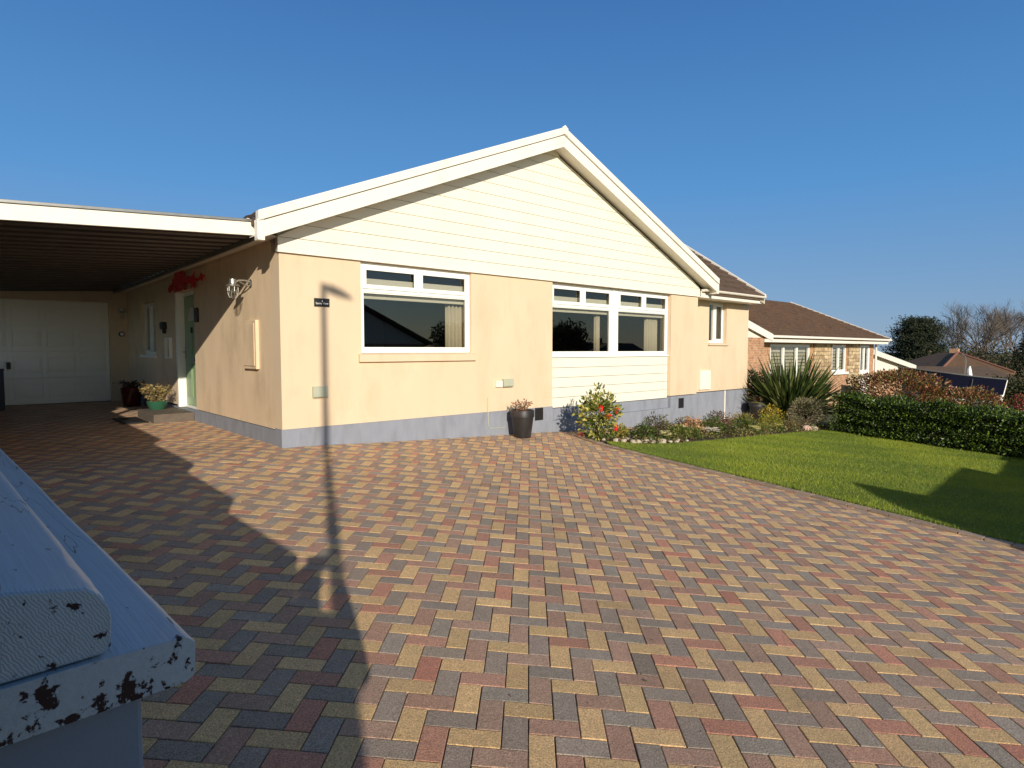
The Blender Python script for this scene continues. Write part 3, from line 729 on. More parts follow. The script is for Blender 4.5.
def window(x0, x1, z0, z1, y, tf=None, units=1, top=.30, post=.13, sill=None, parent=house, fw=.055, simple=False, dep=.07, mullion_open=False, curtain=True):
    """white casement window: frame with sashes; returns the frame part"""
    F_ = MB(tf); panes = []
    uw = (x1 - x0 - post * (units - 1)) / units
    for u in range(units - 1):
        a = x0 + uw * (u + 1) + post * u; F_.box(a + .001, a + post - .001, y - .012, y + dep, z0, z1)
    for u in range(units):
        a = x0 + u * (uw + post); b = a + uw
        F_.box(a, a + fw, y, y + dep, z0, z1); F_.box(b - fw, b, y, y + dep, z0, z1)
        F_.box(a + fw, b - fw, y, y + dep, z0, z0 + fw * 1.15); F_.box(a + fw, b - fw, y, y + dep, z1 - fw, z1)
        if simple:   # two side-by-side lights
            m_ = (a + b) / 2 - (.03 if mullion_open else 0)
            F_.box(m_ - fw * .55, m_ + fw * .55, y, y + dep, z0 + fw * 1.15, z1 - fw)
            for p, q in ((a + fw, m_ - fw * .55), (m_ + fw * .55, b - fw)): panes.append((p, q, z0 + fw * 1.15, z1 - fw))
            p, q = m_ + fw * .55, b - fw; s_ = .038
            F_.box(p, p + s_, y - .014, y - .001, z0 + fw * 1.15, z1 - fw); F_.box(q - s_, q, y - .014, y - .001, z0 + fw * 1.15, z1 - fw)
            F_.box(p + s_, q - s_, y - .014, y - .001, z0 + fw * 1.15, z0 + fw * 1.15 + s_); F_.box(p + s_, q - s_, y - .014, y - .001, z1 - fw - s_, z1 - fw)
        else:
            zm = z1 - (z1 - z0) * top
            F_.box(a + fw, b - fw, y, y + dep, zm - fw * .5, zm + fw * .5)
            m_ = (a + b) / 2; F_.box(m_ - fw * .5, m_ + fw * .5, y, y + dep, zm + fw * .5, z1 - fw)
            # main glazing bead
            pa, pb, pc, pd = a + fw, b - fw, z0 + fw * 1.15, zm - fw * .5; e = .016
            for bx in ((pa, pa + e, pc, pd), (pb - e, pb, pc, pd), (pa + e, pb - e, pc, pc + e), (pa + e, pb - e, pd - e, pd)):
                F_.box(bx[0], bx[1], y + .012, y + .03, bx[2], bx[3])
            panes.append((pa, pb, pc, pd))
            for p, q in ((a + fw, m_ - fw * .5), (m_ + fw * .5, b - fw)):   # opening top lights with proud sashes
                s_ = .045; zz0, zz1 = zm + fw * .5, z1 - fw; o_ = .012
                F_.box(p - o_, p + s_, y - .018, y - .001, zz0 - o_, zz1 + o_); F_.box(q - s_, q + o_, y - .018, y - .001, zz0 - o_, zz1 + o_)
                F_.box(p + s_, q - s_, y - .018, y - .001, zz0 - o_, zz0 + s_); F_.box(p + s_, q - s_, y - .018, y - .001, zz1 - s_, zz1 + o_)
                panes.append((p, q, zz0, zz1))
    fr = F_.build('window', M['upvc'], parent, bevel=.003)
    for p, q, r_, s_ in panes:
        G_ = MB(tf); G_.box(p, q, y + .030, y + .036, r_, s_); G_.build('glass_pane', M['glass'], fr)
    if not simple and curtain:
        for u in range(units):
            a = x0 + u * (uw + post); b = a + uw; zm = z1 - (z1 - z0) * top
            B_ = MB(tf); B_.box(a + .03, b - .03, y + .10, y + .112, zm - .085, zm + .165)
            B_.box(a + .03, b - .03, y + .09, y + .12, zm - .11, zm - .0851)
            B_.build('roller_blind', M['blind'], fr)
    return fr
# left window
w1 = window(W1[0], W1[1], W1[2] + .01, W1[3] - .005, .045)
def curtain(x0, x1, y, z0, z1, parent, tf=None):
    n = 40; C_ = MB(tf); v = []
    for i in range(n + 1):
        t = i / n; x = x0 + (x1 - x0) * t; yy_ = y + .028 * math.sin(t * math.pi * 2 * 4.5) + .008 * math.sin(t * 31)
        v += [(x, yy_, z0), (x, yy_, z1)]
    C_.add(v, [(2 * i, 2 * i + 2, 2 * i + 3, 2 * i + 1) for i in range(n)])
    o = C_.build('curtain', M['curtain'], parent, smooth=True); s_ = o.modifiers.new('s', 'SOLIDIFY'); s_.thickness = .004
    return o
curtain(2.62, 2.95, .24, .9, 2.0, w1); curtain(1.0, 1.12, .24, .9, 2.3, w1)
mb = MB(); mb.prism_x([(-.05, 1.03), (.044, 1.03), (.044, 1.148), (-.05, 1.128)], 1.03, 2.99); mb.build('sill', M['render'], w1, bevel=.004)
# big window with clad infill below
w2 = window(W2[0] + .005, W2[1] - .005, 1.085, 2.36, .085, units=2)
curtain(7.75, 8.2, .3, .9, 2.0, w2); curtain(6.16, 6.3, .3, .9, 2.0, w2)
mb = MB(); mb.box(W2[0] + .003, W2[1] - .003, .045, .155, 1.058, 1.084); mb.build('sill', M['upvc'], w2, bevel=.004)
mb = MB(); z = .172
while z < 1.03:
    mb.box(W2[0] + .004, W2[1] - .004, .075, .092, z + .004, min(z + .172, 1.056)); z += .176
mb.build('infill_cladding', M['clad'], house, bevel=.002)
mb = MB(); mb.box(W2[0], W2[1], .093, .2, .17, 1.06); mb.build('infill_backing', M['groove'], house)
# wing window
w3 = window(WW[0], WW[1] - .0, WW[2] + .01, WW[3] - .005, .45, simple=True)
mb = MB(); mb.prism_x([(.30, 1.30), (.449, 1.30), (.449, 1.358), (.30, 1.345)], 10.34, 11.26); mb.build('sill', M['render'], w3, bevel=.003)
mb = MB(); mb.box(10.42, 10.9, .66, .67, 1.3, 2.4); mb.build('roller_blind', M['blind'], w3)
# side window under the carport
w4 = window(SW[0], SW[1], SW[2] + .01, SW[3] - .005, .05, tf=swap, simple=True)
mb = MB(); mb.box(-.05, .049, 6.44, 7.8, 1.03, 1.088); mb.build('sill', M['upvc'], w4, bevel=.004)
mb = MB(swap); mb.box(SW[0] + .05, SW[1] - .05, .2, .21, 1.1, 2.12); mb.build('roller_blind', M['blind'], w4)
# front door
mb = MB(swap)
y0, y1, z0, z1 = DOOR
mb.box(y0, y0 + .07, .10, .18, z0, z1 - .0); mb.box(y1 - .09, y1, -.004, .18, z0, z1); mb.box(y0 + .07, y1 - .09, .10, .18, z1 - .07, z1); mb.box(y0 + .07, y1 - .09, .09, .18, z0, z0 + .04)
dfr = mb.build('door_frame', M['upvc'], house, bevel=.004)
mb = MB(swap); a, b, c, d_ = y0 + .075, y1 - .095, z0 + .045, z1 - .075
mb.box(a, b, .125, .165, c, d_)
for p, q in ((a + .1, (a + b) / 2 - .04), ((a + b) / 2 + .04, b - .1)):
    mb.box(p, q, .113, .124, c + .14, c + .74); mb.box(p + .035, q - .035, .103, .112, c + .175, c + .705)
    mb.box(p, q, .113, .124, c + .90, c + 1.38)
for s_ in np.linspace(0, math.pi, 13)[:-1]:
    m_ = (a + b) / 2; r1, r2 = .27, .235; e = s_ + math.pi / 12
    mb.add([(m_ + r1 * math.cos(s_), .108, c + 1.5 + r1 * math.sin(s_)), (m_ + r1 * math.cos(e), .108, c + 1.5 + r1 * math.sin(e)), (m_ + r2 * math.cos(e), .108, c + 1.5 + r2 * math.sin(e)), (m_ + r2 * math.cos(s_), .108, c + 1.5 + r2 * math.sin(s_)),
            (m_ + r1 * math.cos(s_), .124, c + 1.5 + r1 * math.sin(s_)), (m_ + r1 * math.cos(e), .124, c + 1.5 + r1 * math.sin(e)), (m_ + r2 * math.cos(e), .124, c + 1.5 + r2 * math.sin(e)), (m_ + r2 * math.cos(s_), .124, c + 1.5 + r2 * math.sin(s_))],
           [(0, 1, 2, 3), (0, 4, 5, 1), (3, 2, 6, 7)])
door = mb.build('front_door', M['green_door'], house, bevel=.004)
mb = MB(swap); m_ = (a + b) / 2; mb.prism_y([(m_ + .23 * math.cos(s_), c + 1.5 + .23 * math.sin(s_)) for s_ in np.linspace(0, math.pi, 14)], .112, .122); mb.build('fanlight', M['blind'], door)
mb = MB(swap); mb.box(m_ - .13, m_ + .13, .098, .1245, c + .79, c + .84); mb.build('letter_plate', M['galv'], door)
mb = MB(swap); mb.box(b - .085, b - .045, .11, .1245, c + .83, c + 1.05); mb.tube([(b - .065, .11, c + .95), (b - .065, .07, c + .95), (b - .18, .07, c + .95)], .009, 8); mb.build('handle', M['galv'], door)
mb = MB(swap); mb.box(m_ - .03, m_ + .03, .095, .1245, c + 1.28, c + 1.38); mb.build('knocker', M['black'], door)
# step, threshold
mb = MB(); mb.box(-.62, -.0151, 3.80, 5.05, -.1, .142); mb.build('door_step', M['step'], house, bevel=.01)
# garage front
mb = MB(); GD = (-2.86, -.36, -.2, 2.285)
wall_xz(mb, -3.3, -.0, -.2, 2.60, 9.3, 9.55, [GD]); mb.build('garage_wall', M['render'], house, recalc=False)
mb = MB(); mb.box(GD[0], GD[1], 9.455, 9.48, -.03, 2.284)
for r_ in range(4):
    zb = .01 + r_ * .567; za, zc = zb + .010, zb + .557
    xe_ = [GD[1] - .004] + [-.43 - c_ * .59 - o_ for c_ in range(4) for o_ in (0, .5)] + [GD[0] + .004]
    for k_ in range(0, len(xe_), 2): mb.box(xe_[k_ + 1], xe_[k_], 9.425, 9.4545, za, zc)          # stiles
    for c_ in range(4):
        xr_ = -.43 - c_ * .59
        mb.box(xr_ - .4995, xr_ - .0005, 9.4255, 9.4545, za, zb + .125); mb.box(xr_ - .4995, xr_ - .0005, 9.4255, 9.4545, zb + .445, zc)
        mb.box(xr_ - .482, xr_ - .018, 9.432, 9.4545, zb + .143, zb + .427)
        mb.prism_y([(xr_ - .44, zb + .185), (xr_ - .06, zb + .185), (xr_ - .06, zb + .385), (xr_ - .44, zb + .385)], 9.418, 9.4315)
gdoor = mb.build('garage_door', M['garage_door'], house, bevel=.003)
mb = MB(); mb.box(-2.22, -2.15, 9.395, 9.4245, .78, .93); mb.box(-2.20, -2.17, 9.37, 9.3945, .84, .90); mb.build('handle', M['black'], gdoor, bevel=.003)
mb = MB(); mb.box(GD[0], GD[1], 9.405, 9.4395, -.03, .008); mb.build('bottom_seal', M['black'], gdoor)
# meter boxes and wall fittings
mb = MB(); mb.box(-.045, -.001, .72, 1.2, .94, 1.58); mb.box(-.056, -.0455, .76, 1.16, .98, 1.54); mb.build('meter_box', M['render_side'], house, bevel=.006)
mb = MB(); mb.box(9.96, 10.42, .305, .348, .255, .705); mb.box(9.99, 10.39, .298, .3045, .285, .675); mb.build('meter_box', M['trim'], house, bevel=.006)
mb = MB(); mb.box(.385, .58, -.045, -.001, .59, .73); mb.box(.395, .57, -.052, -.0455, .60, .72); mb.build('socket_cover', M['grey_box'], house, bevel=.006)
mb = MB(); mb.box(3.545, 3.755, -.06, -.001, .60, .725); mb.box(3.555, 3.745, -.07, -.0605, .61, .715); mb.build('socket_cover', M['grey_box'], house, bevel=.006)
mb = MB(); mb.box(3.405, 3.535, -.04, -.001, .60, .70); mb.build('junction_box', M['trim'], house, bevel=.006)
mb = MB(); mb.tube([(3.24, -.006, .44), (3.245, -.006, .215)], .006, 6); mb.tube([(3.245, -.021, .217), (3.25, -.021, 0.0), (3.28, -.022, -.05), (3.6, -.022, -.06)], .006, 6); mb.build('cable', M['grey_box'], house)
def airbrick(x0, x1, z0, z1):
    mb = MB(); mb.box(x0, x1, -.024, -.0155, z0, z1)
    for i in range(3):
        for j in range(4):
            w_ = (x1 - x0) / 3; h_ = (z1 - z0) / 4
            mb.box(x0 + i * w_ + .004, x0 + (i + 1) * w_ - .004, -.028, -.0242, z0 + j * h_ + .014, z0 + (j + 1) * h_ - .004)
    mb.build('air_vent', M['black'], house)
airbrick(4.27, 4.46, .0, .21); airbrick(8.57, 8.76, -.065, .15)
# small dark fittings by the door
mb = MB(swap); mb.box(3.42, 3.56, -.05, -.001, 1.64, 1.88); mb.build('key_safe', M['black'], house, bevel=.02)
mb = MB(swap); mb.lathe([(.0, 0), (.01, 0)], 0, 0); mb.v = []; mb.f = []; mb.mi = []; mb.c = []
mb.box(5.56, 5.76, -.09, -.001, 1.58, 1.72); mb.box(5.63, 5.70, -.06, -.001, 1.50, 1.5795); mb.build('doorbell', M['black'], house, bevel=.02)
mb = MB(swap)
for bx in ((5.2, 5.58, 1.38, 1.42), (5.2, 5.58, 1.03, 1.07), (5.2, 5.24, 1.07, 1.38), (5.54, 5.58, 1.07, 1.38)): mb.box(bx[0], bx[1], -.05, -.001, bx[2], bx[3])
mb.build('notice_frame', M['upvc'], house, bevel=.004)

# ------------------------------------------------------------------ carport
cp = empty('carport', (-1.7, 0, 0), 'flat roofed carport with cream fascia and dark ribbed ceiling beside the bungalow', 'carport')
cz = lambda x: 2.545 + .060 * x      # underside height
mb = MB()
def slabx(x0, x1, y0, y1, zlo, zhi):
    v = [(x, y, cz(x) + z) for x in (x0, x1) for y in (y0, y1) for z in (zlo, zhi)]
    mb.add(v, [(0, 1, 3, 2), (4, 6, 7, 5), (0, 4, 5, 1), (2, 3, 7, 6), (0, 2, 6, 4), (1, 5, 7, 3)])
slabx(-3.32, -.245, .03, 9.29, .06, .12)
y = .12
while y < 9.2:
    slabx(-3.3, -.275, y, y + .17, .0, .0595); y += .34
mb.build('roof_sheet', M['ceil'], cp)
mb = MB(); slabx(-3.36, -.25, -.012, .028, 0.0, .15); mb.build('fascia', M['trim'], cp, bevel=.003)
mb = MB(); slabx(-3.38, -.24, -.03, .05, .155, .185); mb.build('roof_flashing', M['galv'], cp, bevel=.003)
mb = MB(); slabx(-3.36, -3.32, .03, 9.3, -.02, .165); mb.build('side_fascia', M['trim'], cp)
for y in (.35, 3.3, 6.3, 9.1):
    mb = MB(); mb.box(-3.30, -3.21, y, y + .09, -.05, cz(-3.25) + .014); mb.build('post', M['upvc'], cp, bevel=.005)

# ------------------------------------------------------------------ lamps, signs, dragon
def lantern(loc, rot, label):
    t = empty('wall_lantern', loc, label, 'lantern', 'galvanised lanterns on the walls')
    t.rotation_euler = (0, 0, rot)
    # local: wall at y=0, lamp projects to -y
    def B(mb, name, m, **k):
        o = mb.build(name, m, None, base=(0, 0, 0), **k); o.parent = t; return o
    mb = MB(lambda p: (p[0], -p[2], p[1])); mb.lathe([(.055, 0), (.058, .006), (.04, .02), (.0, .024)], 0, 0, 20); B(mb, 'backplate', M['galv'], smooth=True)
    mb = MB(); mb.tube([(0, 0, .02), (0, -.08, .035), (0, -.16, .03), (0, -.2, .0)], .014, 10); mb.tube([(0, -.01, -.04), (0, -.08, -.02), (0, -.15, .015)], .009, 8); B(mb, 'arm', M['galv'], smooth=True)
    mb = MB(); mb.lathe([(.035, .045), (.045, .04), (.047, -.02), (.085, -.035), (.09, -.05), (.05, -.05)], 0, -.23, 20); B(mb, 'cap', M['galv'], smooth=True)
    mb = MB(); mb.lathe([(.045, -.05), (.052, -.08), (.048, -.16), (.03, -.185), (.001, -.19)], 0, -.23, 18, cap=False); B(mb, 'glass_jar', M['jar'], smooth=True)
    mb = MB()
    for k in range(6):
        a = k * math.pi / 3; ca, sa = math.cos(a), math.sin(a)
        mb.tube([(.062 * ca, -.23 + .062 * sa, -.05), (.066 * ca, -.23 + .066 * sa, -.12), (.045 * ca, -.23 + .045 * sa, -.19), (.005 * ca, -.23 + .005 * sa, -.21)], .0035, 5)
    mb.tube([(.066 * math.cos(a), -.23 + .066 * math.sin(a), -.12) for a in np.linspace(0, 2 * math.pi, 17)], .0035, 5); B(mb, 'cage', M['galv'])
    return t
lantern((0, .98, 2.07), R(-90), 'galvanised lantern with clear glass on the sunlit side wall')
lantern((-.13, 9.3, 2.10), 0, 'small galvanised lantern in shade on the wall beside the garage door')
mb = MB(lambda p: (p[0], 9.3 - p[2], p[1])); mb.lathe([(.06, 0), (.06, .03), (.045, .04)], -.13, 1.56, 20)
t = tag(mb.build('wall_disc', M['black'], None, smooth=True), 'small round plaque with pale centre below the lantern by the garage', 'plaque')
mb = MB(lambda p: (p[0], 9.3 - p[2], p[1])); mb.lathe([(.038, .041), (.034, .046)], -.13, 1.56, 16); mb.build('plaque_face', M['upvc'], t)

# house name plaque
t = empty('house_sign', (.53, 0, 1.735), 'small black house name plaque with white lettering beside the front corner', 'sign')
mb = MB(); mb.box(.43, .633, -.014, -.001, 1.737, 1.842); mb.build('plate', M['black'], t, bevel=.002)
def text(s, size, loc, m, parent, name='lettering'):
    cu = bpy.data.curves.new(name, 'FONT'); cu.body = s; cu.size = size; cu.extrude = .0006; cu.align_x = 'CENTER'
    o = bpy.data.objects.new(name, cu); col.objects.link(o); dg = bpy.context.evaluated_depsgraph_get()
    me = bpy.data.meshes.new_from_object(o.evaluated_get(dg)); bpy.data.objects.remove(o)
    me.materials.append(m) if not me.materials else None
    o = bpy.data.objects.new(name, me); col.objects.link(o); o.parent = parent
    o.location = Vector(loc) - wl(parent); o.rotation_euler = (R(90), 0, 0)
    return o
text('Sunny View', .036, (.531, -.0150, 1.767), M['upvc'], t)
mb = MB(); mb.prism_y([(.528, 1.797), (.540, 1.797), (.538, 1.812), (.534, 1.824), (.530, 1.812)], -.0165, -.0142); mb.build('emblem', M['upvc'], t)

# red dragon: silhouette with thickness; s runs from the left (far) end to the right (near) end
dr = [(0, .13), (.06, .20), (.02, .26), (.12, .29), (.10, .37), (.2, .36), (.30, .40), (.36, .50), (.30, .60), (.42, .58), (.50, .68), (.52, .80), (.60, .72), (.68, .84), (.74, .73), (.84, .86), (.88, .73), (1.0, .80), (1.02, .64), (1.14, .64),
      (1.10, .52), (1.22, .47), (1.40, .50), (1.52, .45), (1.62, .50), (1.72, .62), (1.66, .44), (1.76, .34), (1.90, .30), (2.02, .37), (2.06, .48), (2.15, .36), (2.26, .34), (2.16, .28), (2.12, .16), (2.04, .26), (1.90, .22), (1.74, .24),
      (1.68, .14), (1.78, .06), (1.72, .0), (1.60, .06), (1.52, .0), (1.46, .08), (1.52, .16), (1.46, .26), (1.28, .30), (1.10, .26), (1.12, .14), (1.22, .05), (1.12, .0), (1.0, .05), (.92, .0), (.90, .08), (.98, .14), (.92, .26),
      (.74, .28), (.70, .16), (.78, .06), (.68, .0), (.56, .05), (.48, .0), (.46, .08), (.56, .14), (.52, .26), (.42, .22), (.34, .12), (.22, .12), (.14, .04), (.10, .12)]
mb = MB(); y_far = 5.2
mb.prism_x([(y_far - s_ * 1.03, 2.20 + z_ * .43) for s_, z_ in dr], -.055, -.04)
mb.box(-.04, -.001, 4.6, 4.63, 2.3, 2.33); mb.box(-.04, -.001, 3.9, 3.93, 2.3, 2.33)
tri = mb.build('wall_dragon', M['red'], None, recalc=True)
tm = tri.modifiers.new('t', 'TRIANGULATE')
tag(tri, 'red metal dragon ornament fixed above the green front door', 'ornament')
# doormat
mb = MB(); mb.box(-1.02, -.66, 3.95, 4.95, .004, .022)
tag(mb.build('doormat', M['black'], None, bevel=.006), 'dark doormat on the block paving in front of the door step', 'doormat')

# ------------------------------------------------------------------ pots and pot plants
def pot(loc, r, h, m, name, label, cat='plant pot', group=None, taper=.72, rim=True):
    t = empty(name, loc, label, cat, group)
    mb = MB()
    if rim: prof = [(r * taper * .96, 0), (r * taper, .01), (r * .93, h * .72), (r * .94, h * .74), (r, h * .75), (r * 1.01, h * .985), (r * .985, h), (r * .93, h), (r * .9, h * .9), (.001, h * .9)]
    else: prof = [(r * taper, 0), (r * .93, h * .6), (r, h * .9), (r * 1.02, h), (r * .95, h), (r * .9, h * .86), (.001, h * .86)]
    mb.lathe(prof, loc[0], loc[1], 32, loc[2]); mb.build('pot', m, t, smooth=True)
    mb = MB(); mb.lathe([(.001, h * .87), (r * .9, h * .89), (.001, h * .93)], loc[0], loc[1], 20, loc[2], cap=False); mb.build('soil', M['soil'], t)
    return t
def sprigs(t, c, n, hgt, spread, lsize, cols, nleaf=10, rad=.004, m='leaf', stemc=None, aspect=.5):
    """upright arching stems with leaves"""
    mb = MB(); P_ = []; D_ = []
    for i in range(n):
        a = rnd.uniform(0, 2 * math.pi); s_ = spread * math.sqrt(rnd.random()); hh = hgt * rnd.uniform(.6, 1.1)
        b0 = Vector(c) + Vector((math.cos(a), math.sin(a), 0)) * s_ * .25; e = Vector(c) + Vector((math.cos(a) * s_, math.sin(a) * s_, hh))
        mid = (b0 + e) / 2 + Vector((0, 0, hh * .15)); mb.tube([b0, mid, e], [rad, rad * .8, rad * .4], 4, cap=False)
        for k in range(nleaf):
            f = (k + 1) / nleaf; p = (b0.lerp(mid, f * 2) if f < .5 else mid.lerp(e, f * 2 - 1)); P_.append(p); D_.append((rnd.gauss(0, 1), rnd.gauss(0, 1), .3))
    mb.build('stems', M['bark'], t)
    P_ = np.array(P_, float); D_ = np.array(D_, float); D_ /= np.linalg.norm(D_, axis=1)[:, None]
    o = wl(t); return leaves('leaves', P_, D_, lsize, pick(cols, len(P_)), M[m], parent=t, org=tuple(o), aspect=aspect)
x, y = 3.72, -.30
t = pot((x, y, g(x, y)), .19, .44, M['pot'], 'potted_plant', 'tall black plastic pot of dying brown flowers against the grey plinth')
sprigs(t, (x, y, g(x, y) + .40), 22, .20, .20, .035, [(150, 110, 80), (120, 84, 60), (176, 130, 92), (96, 84, 50), (190, 120, 100)], 8, .003, 'leaf_dry', aspect=.7)
x, y = 12.0, -.08
t = pot((x, y, g(x, y)), .2, .46, M['pot'], 'potted_plant', 'dark pot with brown plant at the far corner of the bungalow')
sprigs(t, (x, y, g(x, y) + .42), 16, .2, .24, .045, [(96, 70, 50), (120, 90, 60), (70, 70, 40)], 8, .003, 'leaf_dry', aspect=.6)
x, y = -.27, 7.55
t = pot((x, y, 0), .2, .40, M['redpot'], 'potted_plant', 'shiny oxblood red pot with a leafy plant by the garage wall', taper=.8)
sprigs(t, (x, y, .36), 34, .16, .34, .06, [(66, 60, 44), (90, 84, 60), (110, 90, 80), (50, 58, 34), (150, 120, 110)], 9, .003, 'leaf_dry', aspect=.5)
x, y = -.36, 4.80
t = pot((x, y, .143), .165, .15, M['greenbowl'], 'potted_plant', 'green glazed bowl of yellowing plants on the door step', taper=.7, rim=False)
sprigs(t, (x, y, .27), 70, .30, .27, .06, [(166, 146, 88), (146, 124, 66), (130, 104, 66), (104, 106, 56), (180, 160, 108)], 12, .003, 'leaf_dry', aspect=.35)

# ------------------------------------------------------------------ bed plants
def bush(name, loc, r, n, size, cols, label, cat, m='leaf', aspect=.5, shell=.4, lump=.15, group=None, stems=6, var=.15, droop=.1):
    t = empty(name, loc, label, cat, group)
    c = (loc[0], loc[1], loc[2] + r[2] * .95)
    P_, D_ = blob_pts(n, c, r, shell=shell, lump=lump, seed=rnd.uniform(0, 9))
    k = P_[:, 2] > loc[2] + .02; P_, D_ = P_[k], D_[k]
    D_[:, 2] += .3
    leaves('leaves', P_, D_, size, pick(cols, len(P_), var), M[m], parent=t, org=loc, aspect=aspect, droop=droop)
    mb = MB()
    for i in range(stems):
        a = rnd.uniform(0, 6.28); q = rnd.uniform(.2, .75)
        e = Vector((loc[0] + math.cos(a) * r[0] * q, loc[1] + math.sin(a) * r[1] * q, loc[2] + r[2] * rnd.uniform(1.0, 1.6)))
        b0 = Vector(loc) + Vector((math.cos(a), math.sin(a), 0)) * .03; md = b0.lerp(e, .5) + Vector((0, 0, r[2] * .15))
        mb.tube([b0, md, e], [.012 * r[2] * 2, .008 * r[2] * 2, .003], 5)
    mb.build('stems', M['bark'], t)
    return t
def gp(x, y, dz=.02): return (x, y, g(x, y) + dz)
cam_g = [(96, 112, 40), (150, 150, 60), (196, 186, 84), (70, 88, 34), (206, 200, 120), (60, 78, 30)]
t = bush('camellia_bush', gp(4.84, -.92), (.32, .32, .41), 1700, .07, cam_g, 'upright yellow green variegated bush with red flowers in front of the plinth', 'shrub', shell=.15, lump=.2, stems=9)
for i, (dx, dy, dz) in enumerate(((-.10, -.28, .42), (.03, -.32, .24), (-.2, -.2, .55), (.12, -.26, .50))):
    mb = MB(); c = Vector((4.84 + dx, -.92 + dy, g(4.84, -.92) + dz))
    for k in range(11):
        a = k * 2.4; rr = .012 + .0028 * k
        p = c + Vector((math.cos(a) * rr, -.012 * (1 - k / 11) - .01, math.sin(a) * rr)); q = Vector((math.cos(a), -.4, math.sin(a))) * .022
        s_ = Vector((-math.sin(a), 0, math.cos(a))) * .016
        mb.add([p - s_ * .6, p + q - s_, p + q * 1.2, p + q + s_, p + s_ * .6], [(0, 1, 2, 3, 4)])
    mb.build('flower', M['red'], t)
low = [
 (5.55, -1.30, (.20, .2, .16), 500, .05, [(70, 92, 34), (96, 110, 44), (54, 70, 30)], 'low dark green leafy plant to the right of the camellia', 'leaf', .4),
 (6.05, -1.20, (.26, .26, .24), 700, .06, [(74, 84, 40), (58, 62, 34), (92, 70, 60), (110, 116, 60)], 'bushy green plant with purple stalks below the window infill', 'leaf', .22),
 (6.45, -1.42, (.22, .2, .14), 420, .05, [(110, 122, 56), (150, 150, 80), (84, 98, 40)], 'pale green low plant beside the purple stalked one', 'leaf', .5),
 (7.05, -1.28, (.22, .22, .2), 460, .045, [(196, 150, 110), (170, 120, 88), (120, 116, 60), (220, 180, 140)], 'peach and orange flowering clump in the middle of the bed', 'leaf_dry', .6),
 (7.75, -1.25, (.30, .26, .19), 700, .05, [(74, 92, 36), (90, 108, 42), (60, 74, 30)], 'mid green spreading plant beside the white flowers', 'leaf', .4),
 (8.35, -1.10, (.26, .26, .24), 700, .045, [(84, 60, 56), (110, 80, 64), (70, 80, 40), (130, 96, 74)], 'dark reddish plant near the grey vent plinth', 'leaf_dry', .4),
 (8.95, -1.30, (.28, .24, .18), 700, .05, [(72, 92, 34), (104, 116, 44), (56, 74, 28)], 'leafy green plant opposite the corner of the gable', 'leaf', .4),
 (9.45, -1.0, (.26, .26, .22), 600, .04, [(196, 176, 70), (150, 130, 54), (110, 90, 60), (90, 100, 40)], 'rusty yellow tinged plant in front of the wing plinth', 'leaf_dry', .4),
 (10.05, -1.32, (.32, .26, .2), 800, .045, [(120, 128, 46), (170, 160, 60), (84, 96, 36)], 'yellow green mound at the lawn edge before the silver shrub', 'leaf', .35),
 (10.7, -1.05, (.30, .28, .3), 800, .04, [(200, 170, 50), (120, 124, 46), (84, 96, 36), (214, 186, 70)], 'yellow flowering plant beside the far dark pot', 'leaf', .35),
 (10.95, -1.45, (.28, .22, .18), 600, .04, [(104, 110, 70), (120, 100, 80), (84, 90, 50)], 'grey green low plant next to the pink stones', 'leaf_dry', .3),
 (6.75, -1.5, (.2, .16, .12), 380, .045, [(96, 112, 44), (130, 134, 66), (74, 88, 36)], 'small bright green tuft between the peach flowers and the lawn', 'leaf', .4),
 (8.05, -1.52, (.22, .16, .13), 380, .045, [(84, 98, 40), (120, 104, 66), (70, 82, 36)], 'low olive plant at the lawn edge before the dark reddish one', 'leaf', .4),
 (9.3, -1.55, (.22, .16, .12), 380, .045, [(96, 110, 44), (150, 146, 76)], 'low light green plant at the lawn edge below the rusty one', 'leaf', .4),
 (10.5, -1.58, (.22, .16, .12), 380, .045, [(110, 104, 60), (84, 92, 42), (140, 110, 80)], 'low brownish green plant at the lawn edge before the yellow flowers', 'leaf_dry', .4),
 (7.35, -.95, (.2, .2, .17), 380, .045, [(110, 92, 64), (90, 96, 46)], 'olive brown plant behind the white flowers', 'leaf_dry', .4),
 (6.8, -.85, (.2, .18, .12), 350, .045, [(84, 92, 44), (110, 84, 60), (70, 60, 44)], 'small brownish plant close to the wall path', 'leaf_dry', .5),
 (9.9, -.9, (.2, .2, .18), 350, .04, [(96, 92, 84), (120, 112, 100), (84, 80, 60)], 'greyish lavender clump behind the yellow mound', 'leaf_dry', .2),
 (5.35, -.95, (.16, .16, .13), 260, .05, [(196, 180, 80), (160, 150, 60), (110, 116, 50)], 'small golden leaved plant tucked behind the camellia', 'leaf', .6)]
for x, y, r, n, sz, cols, lab, m, asp in low:
    r = (r[0], r[1], r[2] * .86)
    bush('garden_plant', gp(x, y), r, int(n * 1.3), sz, cols, lab, 'garden plant', m=m, aspect=asp, shell=.1, stems=5)
# upright purple stalks
mb = MB()
